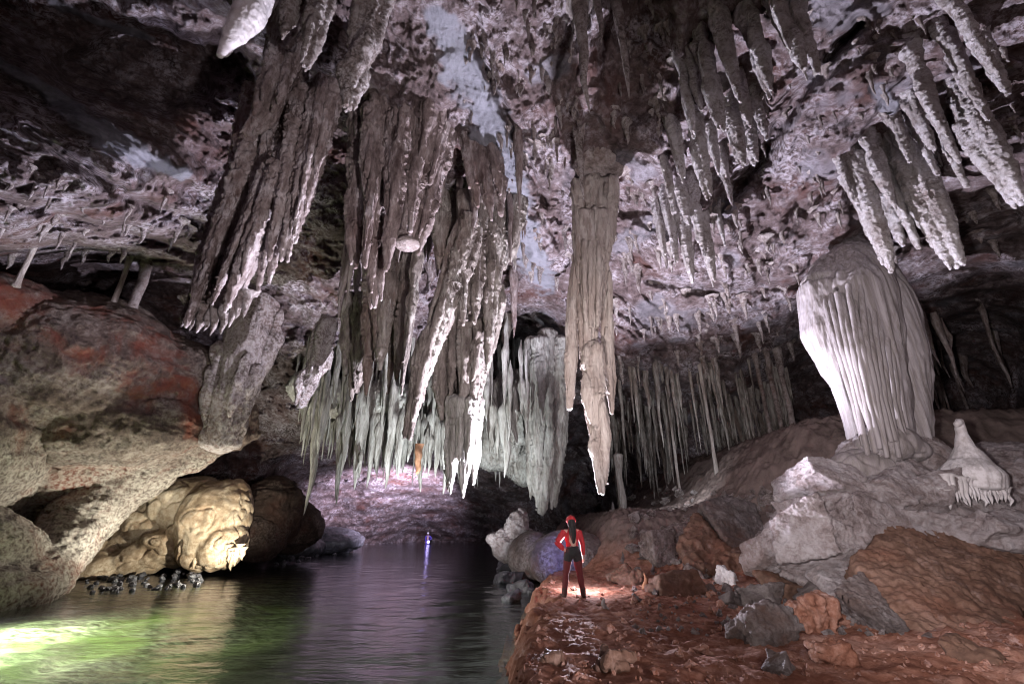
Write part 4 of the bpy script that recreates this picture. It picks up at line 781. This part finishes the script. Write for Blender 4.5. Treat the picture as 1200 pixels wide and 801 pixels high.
# tiny stalactites all over the vault: too many to count
av, aq, ac, off = [], [], [], 0
for k in range(520):
    z_ = rng.integers(0, 5)
    px, py = [(rng.uniform(715, 940), rng.uniform(225, 430)), (rng.uniform(960, 1190), rng.uniform(20, 300)), (rng.uniform(540, 680), rng.uniform(5, 330)), (rng.uniform(0, 260), rng.uniform(200, 300)), (rng.uniform(560, 960), rng.uniform(0, 260))][z_]
    if z_ == 3 and k % 3: continue
    h = hit(px, py); s_ = S(px, py, h[1]); L_ = s_ * rng.uniform(8, 34); v, q, c = stal_arrays(L_, s_ * rng.uniform(1.6, 4), 1200 + k, 7, 10, .5, .9, .35, .35)
    av.append(v + h + (0, 0, .12)); aq.append(q + off); ac.append(c); off += len(v)
tag(link('tiny_stalactites', mesh_np('tiny_stalactites', np.vstack(av), np.vstack(aq), True, {'crust': np.concatenate(ac)}), M['coral']), 'countless tiny stalactites studding the cave ceiling', 'stalactites', None, 'stuff')

# ------------------------------------------------------------------ people
M['skin'] = plain('skin', (.5, .32, .25)); M['red'] = plain('red_cloth', (.42, .022, .03), .8); M['maroon'] = plain('maroon_cloth', (.11, .014, .016), .85); M['blackc'] = plain('black_cloth', (.012, .011, .012), .8)
M['hair'] = plain('dark_hair', (.004, .003, .003), .7); M['redp'] = plain('red_helmet_plastic', (.5, .02, .025), .35); M['boot'] = plain('dark_boot', (.05, .018, .014), .7)
M['bluec'] = plain('blue_wetsuit', (.09, .06, .45), .6); M['whitep'] = plain('white_plastic', (.75, .75, .8), .4)
M['bulb'] = plain('lit_lamp', (.9, .9, 1), .3, (.5, .42, 1.0), 2.0); M['strap'] = plain('grey_strap', (.12, .11, .11), .7)
def T3(pts_, seg=12):
    o = np.array(pts_, float); k = np.linspace(0, len(o) - 1, (len(o) - 1) * 5 + 1); return tube_arrays(np.stack([np.interp(k, np.arange(len(o)), o[:, j]) for j in range(4)], 1), seg)
def hand(w, d, side, curl):              # palm, four bent fingers, thumb
    w = np.array(w); d = np.array(d) / np.linalg.norm(d); x = np.cross(d, (0, 1.0, .1)); x /= np.linalg.norm(x); n = np.cross(x, d)
    out = [ell_arrays(w + d * .045, (.03, .022, .048), seg=10, rings=8), T3([(*(w - d * .03), .026), (*(w + d * .05), .028), (*(w + d * .085), .026)])]
    for k, (o, l) in enumerate([(-.027, .07), (-.009, .08), (.009, .075), (.027, .058)]):
        a = w + d * .08 + x * o; b = a + d * l * .5 + n * curl * .012; c = b + d * l * .45 + n * curl * .03; out.append(T3([(*a, .0095), (*b, .009), (*c, .0075)], 8))
    a = w + d * .03 + x * .026 * side; b = a + x * .03 * side + d * .03 + n * .01; c = b + d * .035 + n * .015; out.append(T3([(*a, .011), (*b, .010), (*c, .008)], 8)); return out
def build_person(loc, rz, label, cloth, pants, hips, helmet, wading=False, sc=1.0):
    t = thing('person', (0, 0, 0), label, 'person')
    L = dict(sL=(-.175, 0, 1.37), eL=(-.37, -.07, 1.14), wL=(-.2, -.03, .985), sR=(.175, 0, 1.37), eR=(.245, -.03, 1.09), wR=(.262, .04, .86), hL=(-.09, 0, .92), kL=(-.165, .03, .5), aL=(-.225, -.02, .1), hR=(.09, 0, .92), kR=(.15, .03, .5), aR=(.2, -.02, .1))
    body = [T3([(0, 0, .9, .12), (0, 0, 1.1, .115), (0, 0, 1.28, .13), (0, 0, 1.38, .1), (0, .005, 1.44, .056), (0, .015, 1.53, .055)]), ell_arrays((0, .03, 1.585), (.076, .094, .115)), ell_arrays((0, .125, 1.575), (.012, .02, .02)), ell_arrays((-.076, .02, 1.58), (.012, .02, .03)), ell_arrays((.076, .02, 1.58), (.012, .02, .03)),
            T3([(0, .1, 1.53, .02), (0, .112, 1.525, .016)])]
    for s_ in 'LR':
        body += [T3([(*L['s' + s_], .05), (*L['e' + s_], .038), (*L['w' + s_], .026)]), T3([(*L['h' + s_], .085), (*L['k' + s_], .055), (*L['a' + s_], .04)]), T3([(0, 0, 1.36, .06), (*L['s' + s_], .055)])]
    body += hand(L['wL'], (.62, .35, -.45), 1, -1) + hand(L['wR'], (.0, .1, -1), -1, 1)
    sculpt('body', body, .0075, M['skin'], t, 'slab', 0, 3, 2)
    top = [ell_arrays((0, 0, 1.26), (.165, .105, .19)), ell_arrays((0, -.005, 1.1), (.135, .1, .15)), ell_arrays((0, 0, 1.36), (.15, .085, .075)), T3([(0, 0, 1.38, .07), (0, .005, 1.44, .062)])]
    for s_ in 'LR':
        sh, el_, wr = (np.array(L[k_ + s_]) for k_ in 'sew'); m1 = sh * .5 + el_ * .5
        top.append(T3([(*sh, .07), (*m1, .062), (*el_, .053), (*(el_ * .45 + wr * .55), .05), (*(el_ * .08 + wr * .92), .038)], 12))
    sculpt('jacket', top, .012, M[cloth], t, 'slab', .22, 5, 2)
    leg = [ell_arrays((0, -.005, .93), (.165, .115, .13))]
    for s_ in 'LR':
        h, k_, a = (np.array(L[c + s_]) for c in 'hka'); leg.append(T3([(*h, .1), (*(h * .5 + k_ * .5), .088), (*k_, .068), (*(k_ * .6 + a * .4), .064), (*a, .056)], 12))
    sculpt('trousers', leg, .012, M[pants], t, 'slab', .25, 7, 2)
    sh_ = [ell_arrays((0, -.005, .935), (.176, .126, .14)), ell_arrays((0, -.02, 1.03), (.15, .112, .05))]
    for s_ in 'LR':
        h, k_ = np.array(L['h' + s_]), np.array(L['k' + s_]); sh_.append(T3([(*h, .108), (*(h * .6 + k_ * .4), .099)], 12))
    sculpt('shorts', sh_, .012, M[hips], t, 'slab', .15, 9, 2)
    for s_, tx in (('L', -.06), ('R', .05)):
        a = np.array(L['a' + s_]); sculpt('boot', [T3([(a[0], a[1], .2, .06), (a[0], a[1], .08, .058), (a[0], a[1] + .01, .05, .05)]), T3([(a[0], a[1] - .05, .04, .042), (a[0] + tx * .5, a[1] + .08, .045, .046), (a[0] + tx, a[1] + .18, .035, .034)])], .012, M['boot'], t, 'slab', .1, 11, 2)
    sculpt('hair', [T3([(0, -.06, 1.6, .07), (0, -.1, 1.5, .068), (.005, -.125, 1.38, .07), (.01, -.13, 1.26, .058), (.012, -.128, 1.17, .03), (.012, -.125, 1.13, .012)]), ell_arrays((0, -.03, 1.57), (.085, .085, .1))], .01, M['hair'], t, 'drip', .1, 13, 2)
    hv, hq = ell_arrays((0, .02, 1.625), (.115, .14, .105), (.12, 0, 0), 24, 16); keep = [q for q in hq if min(hv[i][2] for i in q) > 1.585]
    he = sculpt('helmet', [(hv, hq), ell_arrays((0, .02, 1.6), (.128, .156, .014), (.1, 0, 0), 24, 8), T3([(0, -.1, 1.68, .012), (0, .02, 1.735, .014), (0, .13, 1.66, .012)])], .009, M[helmet], t, 'slab', 0, 15, 1)
    hb = sculpt('headlamp', [ell_arrays((0, .165, 1.65), (.03, .025, .024))], .007, M['bulb'] if wading else M['strap'], t, 'slab', 0, 17, 1)
    t.rotation_euler = (0, 0, rz); t.scale = (sc,) * 3; t.location = loc; return t
pp = on_ground(673, 697); px_, py_ = pp[0], 11.6
px_ = (673 - 600) / F * (V(673, 697, 11.6)[1] / ray(673, 697)[1])
build_person((px_, py_, gz(px_, py_) + .0), .08, 'caver in red jacket and red helmet standing with one hand on hip, seen from behind', 'red', 'maroon', 'blackc', 'redp')
wp = G(501, 637, 0)
wd = build_person((wp[0], wp[1], -.62), PI, 'far figure in a blue suit wading in the river with lit lamps', 'bluec', 'bluec', 'bluec', 'whitep', True)
sculpt('hand_lamp', [ell_arrays((wp[0] + .12, wp[1] - .35, .2), (.16, .16, .16))], .05, M['bulb'], None, 'slab', 0, 1, 1)
tag(bpy.data.objects['hand_lamp'], 'glowing lamp held low over the water by the far wading figure', 'lamp')
lamp('wader_light', 'POINT', (wp[0] + .1, wp[1] - .9, .9), 6, (.5, .42, 1.0), None, .05)
